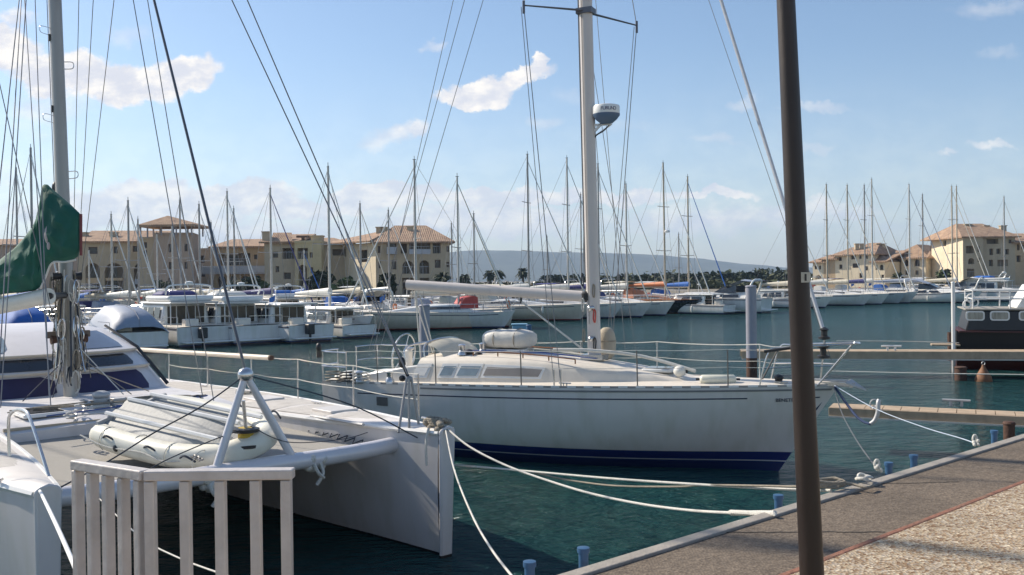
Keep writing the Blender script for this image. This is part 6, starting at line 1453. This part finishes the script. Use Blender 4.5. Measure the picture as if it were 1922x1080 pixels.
# C: tower with the open pavilion
b_ = Bld('square tan tower with an open tiled roof pavilion on posts', (298, 364), 128)
a, b, z1, rf = wing(b_.o, 290, 364, 128, 129, 441, P_pink, [(316, 458, 325, 474, 0, .25), (317, 492, 325, 506, 0, .25), (346, 458, 352, 472, 0, .25), (346, 492, 352, 505, 0, .25), (316, 522, 326, 536, 0, .25)], depth=6, roof='flat')
o = b_.o; inv = o.matrix_basis.inverted()
for u in (264, 277, 303, 331, 360):
    p = PY(u, 444, 127.8 if u % 2 else 128); p.z = z1 - .1; q = V((p.x, p.y, zz(421, u, 128)))
    if u < 285: p.z = zz(444, u, 128) - .2
    for dy_ in (0, 4.6): MB().sqbar(inv @ (p + V((0, dy_, 0))), inv @ (q + V((0, dy_, 0))), .17).build('pavilion_post', mat('post_grey', (.30, .28, .30), .7), o, smooth=0)
A, B = PY(258, 422, 127.2), PY(366, 421, 127.2); z_ = (A.z + B.z) / 2; apx = PY(315, 405, 130.5)
c4 = [V((A.x, A.y, z_)), V((B.x, B.y, z_)), V((B.x, B.y + 6.5, z_)), V((A.x, A.y + 6.5, z_))]
MB().add([inv @ p for p in c4] + [inv @ (p - V((0, 0, .3))) for p in c4] + [inv @ apx], [(0, 1, 8), (1, 2, 8), (2, 3, 8), (3, 0, 8), (0, 4, 5, 1), (1, 5, 6, 2), (2, 6, 7, 3), (3, 7, 4, 0), (7, 6, 5, 4)]).build('pavilion_roof', tilem, o, smooth=0)
b_ = Bld('slim stair block under the left half of the roof pavilion, between arcades and tower', (262, 292), 129.5, 'stair_block')
wing(b_.o, 262, 292, 129.5, 129.5, 449, P_sand, [(270, 455, 276, 466, 0, .2), (270, 470, 276, 482, 0, .2)], depth=5, roof='flat')
# D: low building with balconies
b_ = Bld('low ochre building with a long pale balcony band between the tower and the stepped building', (364, 500), 136)
a, b, z1, rf = wing(b_.o, 364, 404, 138, 137, 470, P_grey, [(372, 480, 384, 494, 0, .25), (374, 505, 386, 520, 0, .25)], roof='flat')
a, b, z1, rf = wing(b_.o, 402, 500, 136, 136, 465, P_ochre, [(410, 476, 470, 498, 0, 1.6), (476, 478, 483, 487, 0, .25), (408, 518, 424, 540, 1, .5), (430, 518, 446, 540, 1, .5), (452, 518, 468, 540, 1, .5), (476, 518, 490, 540, 1, .5)], rise=1.5)
o = b_.o; inv = o.matrix_basis.inverted()
MB().slab([inv @ PY(366, 513, 134.6), inv @ PY(500, 512, 134.6), inv @ PY(500, 499, 134.6), inv @ PY(366, 500, 134.6)], (0, .12, 0)).slab([inv @ PY(366, 515, 134.6), inv @ PY(500, 514, 134.6), inv @ PY(500, 512.5, 134.6), inv @ PY(366, 513.5, 134.6)], (0, 1.3, 0)).build('balcony', balm, o, smooth=0)
# E: stepped building
b_ = Bld('stepped beige building with a tall dark arched doorway left of the hip roofed one', (497, 640), 130)
a, b, z1, rf = wing(b_.o, 497, 556, 130, 130, 456, P_sand, [(512, 473, 522, 484, 0, .3), (517, 500, 524, 511, 0, .3), (530, 466, 552, 486, 0, 1.6), (532, 512, 546, 524, 0, .5), (530, 536, 550, 550, 0, .5)], rise=1.5, right=True)
a, b, z1, rf = wing(b_.o, 554, 604, 129, 129, 456, P_yel, [(558, 466, 578, 486, 0, 1.6), (581, 474, 587, 484, 0, .25), (560, 497, 577, 552, 1, 1.2), (583, 502, 588, 512, 0, .25)], roof='flat')
a, b, z1, rf = wing(b_.o, 602, 660, 131, 133, 460, P_sand, [(624, 468, 650, 480, 0, 1.4), (612, 500, 618, 515, 0, .25)], rise=1.3)
chimney(b_.o, PY(500, 450, 131), 1.6, 2.0); chimney(b_.o, PY(596, 456, 131), 2.6, 1.8); MB().sqbar(b_.w(PY(569, 456, 131)), b_.w(PY(569, 444, 131)), .4).box(b_.w(PY(569, 444.5, 131)), (1.8, .6, .3)).build('roof_vent', shut, b_.o)
a2 = PY(528, 456, 130); rfe = quad(b_.o, [PY(508, 458, 129.4), PY(549, 458, 129.4), PY(548, 440, 133), PY(513, 440, 133)], tilem, 'upper_roof')
# F: hip roofed building, sunlit gable side
b_ = Bld('beige three storey building with a hipped terracotta roof, arched loggias and a sunlit left side', (622, 845), 125)
A0 = pxw(618, 137); A1 = pxw(706, 124.5)
z1 = zz(455, 700, 124.5)
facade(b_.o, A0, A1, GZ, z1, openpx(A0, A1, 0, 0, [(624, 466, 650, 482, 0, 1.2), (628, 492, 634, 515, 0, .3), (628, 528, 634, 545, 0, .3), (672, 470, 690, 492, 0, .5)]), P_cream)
a, b, z1, rf = wing(b_.o, 706, 845, 124.5, 126, 454, P_sand, [(709, 462, 714, 475, 0, .3), (710, 491, 715, 504, 0, .3), (726, 455, 744, 478, 0, .4), (735, 488, 744, 506, 0, .3), (752, 458, 764, 476, 0, 1.4), (768, 456, 808, 476, 0, 1.6), (812, 455, 827, 476, 0, 1.4), (755, 490, 777, 514, 1, 1.4), (787, 489, 806, 514, 1, 1.4), (816, 488, 827, 503, 0, .3), (838, 462, 843, 473, 0, .3), (838, 492, 843, 502, 0, .3), (755, 522, 780, 552, 0, 1.0), (788, 522, 806, 552, 0, 1.0)], depth=14, roof='hip', rise=2.6, left=False)
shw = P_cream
o = b_.o; inv = o.matrix_basis.inverted()
rA, rB = V((*A0, zz(457, 618, 137))), V((*A1, z1)); quad(o, [rA + V((-.8, -1, -.3)), rB + V((-.6, -1, -.1)), PY(742, 432, 131), PY(690, 446, 142)], tilem, 'side_roof')
for u, v in ((712, 434), (770, 433), (722, 434)): chimney(o, PY(u, v + 4, 130), 1.3, 1.6, rf)
MB().slab([inv @ PY(768, 477, 123.5), inv @ PY(808, 477, 123.6), inv @ PY(808, 468, 123.6), inv @ PY(768, 468, 123.5)], (0, .1, 0)).build('balcony', balm, o, smooth=0)
MB().slab([inv @ PY(726, 477, 123.2), inv @ PY(744, 477, 123.2), inv @ PY(744, 464, 123.2), inv @ PY(726, 464, 123.2)], (0, .8, 0)).build('balcony', balm, o, smooth=0)
# right-hand houses
b_ = Bld('cluster of low cream houses with stepped curved terracotta roofs just right of the lamp post', (1524, 1700), 172)
wing(b_.o, 1526, 1546, 182.00, 180.52, 492, P_cream, [(1529, 499, 1533, 506, 0, .25), (1537, 499, 1541, 506, 0, .25), (1530, 517, 1542, 527, 1, 1.2)], depth=13, rise=1.5, roof='hip')
wing(b_.o, 1546, 1568, 180.52, 178.89, 486, P_ochre, [(1550, 520, 1556, 528, 0, .3)], depth=11, rise=1.2, roof='hip')
wing(b_.o, 1568, 1592, 178.89, 177.12, 479, P_cream, [(1574, 483, 1580, 490, 0, .25), (1575, 497, 1581, 505, 0, .25)], depth=12, rise=1.6, roof='hip')
a, b, z1, rf = wing(b_.o, 1592, 1640, 177.12, 173.56, 477, P_cream, [(1597, 480, 1606, 487, 0, .3), (1612, 479, 1617, 486, 1, .3), (1624, 480, 1629, 486, 0, .3), (1600, 495, 1613, 503, 0, .25), (1624, 500, 1629, 508, 0, .25), (1613, 513, 1619, 522, 0, .25)], depth=12, rise=2.2, roof='hip')
for u in (1608, 1618, 1648, 1658): chimney(b_.o, PY(u, 466, 178), 1.2, 1.6, rf)
wing(b_.o, 1640, 1661, 173.56, 172.01, 492, P_cream, [(1643, 497, 1647, 507, 1, .3), (1651, 497, 1658, 507, 1, .3), (1654, 516, 1659, 523, 0, .3)], depth=9, rise=2.0)
wing(b_.o, 1661, 1702, 173.6, 183, 490, P_ochre, [(1680, 500, 1684, 506, 0, .25)], depth=6, rise=2.4, roof='hip')
b_ = Bld('cream and brown house with pitched roof between the house cluster and the tall right-hand building', (1692, 1786), 170)
wing(b_.o, 1692, 1738, 176, 172.5, 484, P_cream, [(1697, 488, 1705, 500, 1, .35), (1716, 487, 1726, 500, 1, .35), (1699, 508, 1705, 516, 0, .3), (1718, 508, 1724, 516, 0, .3)], depth=12, rise=1.3, roof='hip')
wing(b_.o, 1738, 1786, 174.4, 183, 482, P_pink, [(1765, 490, 1769, 496, 0, .25)], depth=6, rise=2.4, roof='hip')
b_ = Bld('tall beige apartment building with a sunlit left face at the right edge', (1750, 1922), 165)
A0, A1 = pxw(1749, 174), pxw(1808, 162); z1 = zz(444, 1800, 165)
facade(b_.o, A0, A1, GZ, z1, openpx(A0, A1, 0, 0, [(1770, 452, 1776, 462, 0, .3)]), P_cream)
a, b, z1, rf = wing(b_.o, 1808, 1846, 162, 162, 444, P_sand, [(1813, 462, 1828, 476, 0, 1.2), (1835, 463, 1839, 473, 0, .3), (1817, 485, 1829, 496, 1, 1.0), (1835, 484, 1839, 492, 0, .3), (1815, 505, 1829, 520, 0, 1.0)], depth=12.5, roof=None, left=False, right=False)
for u in (1816,): chimney(b_.o, PY(u, 434, 168), 1.8, 2.2, rf)
a, b, z1, rf = wing(b_.o, 1846, 1906, 163, 163, 444, P_sand, [(1852, 449, 1874, 458, 0, 1.2), (1857, 467, 1864, 479, 0, .5), (1870, 467, 1878, 477, 0, .5), (1884, 468, 1894, 478, 0, .5), (1893, 450, 1899, 457, 0, .3), (1856, 488, 1864, 500, 0, .5), (1872, 488, 1892, 500, 0, 1.0)], depth=12.5, roof=None, left=False)
for u in (1850, 1882): chimney(b_.o, PY(u, 438, 168), 1.6, 2.4, rf)
a, b, z1, rf = wing(b_.o, 1906, 1990, 163, 163, 456, P_ochre, [(1909, 459, 1914, 470, 0, .5), (1917, 460, 1922, 468, 0, .3), (1908, 480, 1916, 492, 0, .6)], depth=13, rise=2)
hiproof(b_.o, pxw(1808, 162), pxw(1910, 163), zz(444, 1850, 162), 12.5, 2.6, .5, .5)

# ------------------------------------------------------------------ trees
def leafmat(n, c):
    if n in MATS: return MATS[n]
    m = mat(n, c, .75, var=.45, vs=.9); return m
LF = [leafmat('foliage_olive', (.065, .075, .028)), leafmat('foliage_dark', (.035, .05, .022)), leafmat('foliage_green', (.06, .09, .03))]
bark = mat('bark', (.12, .085, .06), .9, var=.3, bump=.4)
def tree(p, h, w_, label, lf=0, n=420, group='trees and bushes by the far buildings', trunk=.35, palm=False, name='tree', seed=0, leaf=.55):
    r_ = random.Random(int(p[0] * 31 + p[1] * 7) + seed)
    t_ = thing(name, label, 'palm' if palm else ('bush' if name == 'bush' else 'tree'), (p[0], p[1], GZ), r_.uniform(0, 6), group)
    if palm:
        MB().tube([V((.1 * math.sin(i), 0, h * .8 * i / 6)) for i in range(7)], [.35, .28, .25, .24, .24, .28, .3], 8).build('trunk', bark, t_)
        mb = MB()
        for k in range(64):
            a = r_.uniform(0, 6.28); e = r_.uniform(-.7, 1.3); ln = w_ * .5 * r_.uniform(.75, 1.1); c = V((0, 0, h * .8)); prev = None
            d = V((math.cos(a) * math.cos(e), math.sin(a) * math.cos(e), math.sin(e))); s_ = V((-math.sin(a), math.cos(a), 0)); pts = []
            for i in range(6): f = i / 5; pts.append(c + d * ln * f - V((0, 0, ln * .45 * f * f)))
            rows = [[q - s_ * (.28 * (1 - (2 * i / 5 - .8) ** 2 * .5)) - V((0, 0, .14)), q, q + s_ * (.28 * (1 - (2 * i / 5 - .8) ** 2 * .5)) - V((0, 0, .14))] for i, q in enumerate(pts)]; mb.grid(rows)
        mb.build('crown', LF[1], t_, smooth=0); return t_
    mb = MB().tube([V((0, 0, -.1)), V((.05, 0, h * trunk)), V((.1, .1, h * .7))], [w_ * .045, w_ * .035, w_ * .012], 8)
    cl_ = []
    for k in range(11):
        a = r_.uniform(0, 6.28); rr_ = w_ * .5 * r_.uniform(.15, .72); z = h * r_.uniform(trunk + .12, .86); c = V((rr_ * math.cos(a), rr_ * math.sin(a), z)); cl_.append((c, w_ * r_.uniform(.14, .26))); mb.tube([V((.05, 0, h * trunk * .9)), (V((0, 0, h * trunk)) + c) / 2, c], [w_ * .02, w_ * .014, w_ * .006], 5)
    cl_.append((V((0, 0, h * .82)), w_ * .22)); mb.build('trunk', bark, t_)
    cr_ = MB()
    for k in range(n):
        c, rd_ = r_.choice(cl_); d = V((r_.gauss(0, 1), r_.gauss(0, 1), r_.gauss(0, .75))); d.normalize(); q = c + d * rd_ * r_.uniform(.5, 1.1) * V((1, 1, 1)).length / 1.73; q.z = max(q.z, .15)
        s_ = leaf * r_.uniform(.5, 1.2); m3 = Matrix.Rotation(r_.uniform(0, 6.28), 3, V((r_.gauss(0, 1), r_.gauss(0, 1), r_.gauss(0, 1))).normalized())
        cr_.add([q + m3 @ V((-s_, -.4 * s_, 0)), q + m3 @ V((.1 * s_, -.6 * s_, .1 * s_)), q + m3 @ V((s_, 0, -.1 * s_)), q + m3 @ V((0, .6 * s_, .1 * s_)), q + m3 @ V((-.8 * s_, .3 * s_, 0))], [(0, 1, 2, 3, 4)])
    cr_.build('crown', LF[lf], t_, smooth=0); return t_
P2 = lambda u, D: pxw(u, D)
tree(P2(727, 112), 3.1, 2.0, 'narrow dark green tree before the left corner of the hip roofed building', 1, 600, trunk=.12)
tree(P2(831, 114), 3.4, 2.6, 'dark palm-like tree before the right corner of the hip roofed building', 1, palm=True)
tree(P2(872, 122), 3.2, 2.2, 'small palm just right of the hip roofed building', 1, palm=True)
tree(P2(919, 190), 4.4, 3.2, 'left palm of the close pair beyond the yacht\'s boom', 1, palm=True)
tree(P2(936, 192), 4.5, 3.2, 'right palm of the close pair beyond the yacht\'s boom', 1, palm=True)
tree(P2(982, 188), 4.9, 3.2, 'single palm left of the tall cream boat\'s mast', 1, palm=True)
tree(P2(598, 116), 3.4, 3.2, 'round dark tree before the yellow part of the stepped building', 1, 600, trunk=.15)
tree(P2(652, 114), 2.4, 4.0, 'low olive bush below the sunlit gable', 2, 400, name='bush', trunk=.05)
for k, (u, D, h_, w_, lb) in enumerate(((445, 118, 4.0, 5, 'left bush of the green clump before the balcony building'), (470, 117, 4.4, 5, 'middle bush of the green clump before the balcony building'), (490, 118, 3.8, 4.5, 'right bush of the green clump before the balcony building'), (300, 117, 4.0, 4, 'dark bush at the foot of the pavilion tower'), (316, 116, 3.4, 4, 'small bush right of the one at the foot of the pavilion tower'), (1770, 158, 5, 5, 'bush between the cream house and the tall right-hand building'), (1685, 160, 4, 4, 'bush in the gap between the house cluster and the cream house'))):
    tree(P2(u, D), h_ * .66, w_ * .6, lb, k % 3, 420, leaf=.4, name='bush', trunk=.08)
# belt of pines far behind, in the middle
k = 0
side = ['far left end', 'left part', 'middle', 'right part', 'right end']
for i in range(26):
    u = 1030 + i * 19 + rnd.uniform(-5, 5); D = 225 + rnd.uniform(-18, 18); vt = lerp(527, 507, max(0, min(1, (u - 1060) / 400))) + rnd.uniform(-3, 3); h_ = (zz(vt, u, D) - GZ) * .8
    tree(P2(u, D), max(h_, 2.2), rnd.uniform(6, 9), 'dark pine in the distant tree belt under the hills', rnd.choice((0, 1, 1)), 330, group='pines of the distant tree belt', trunk=.1, name='pine_tree', leaf=.75)
# shrubs as ground cover beyond the quay
gm = MB(); r_ = random.Random(5)
for i in range(7000):
    u = r_.uniform(640, 1530); D = r_.uniform(180, 215) if u > 700 else r_.uniform(128, 200); p = pxw(u, D); q = V((p[0], p[1], GZ + abs(r_.gauss(0, .6)))); s_ = r_.uniform(.4, .9); m3 = Matrix.Rotation(r_.uniform(0, 6.28), 3, V((r_.gauss(0, 1), r_.gauss(0, 1), r_.gauss(0, 1))).normalized())
    gm.add([q + m3 @ V((-s_, -s_ * .5, 0)), q + m3 @ V((s_, -s_ * .4, 0)), q + m3 @ V((0, s_, 0))], [(0, 1, 2)])
o = gm.build('shrubs', LF[0], smooth=0); tag(o, kind='stuff')
# far quay walls
def qwall(a, b): 
    a, b = V((*a, 0)), V((*b, 0)); d = (b - a).normalized(); n = V((-d.y, d.x, 0)); return MB().hexa([a, b, b + n * .6, a + n * .6], [p + V((0, 0, 1.35)) for p in (a, b, b + n * .6, a + n * .6)])
for a, b in (((-600, 77.4), (-60, 85.4)), ((-60, 85.4), (4, 107.4)), ((4, 107.4), (70, 141.4)), ((70, 141.4), (500, 159.4))): o = qwall(a, b).build('far_quay', concm, smooth=0); tag(o, kind='structure')

# unseen yacht added outside the left edge so its rolled foresail shades the quay
GR = .10
yacht(-777, 14.9, -1088, 'unseen sailing yacht added outside the left edge to throw a shadow line on the quay', 'white', 'blue', -47, 15, 0, vb=700)
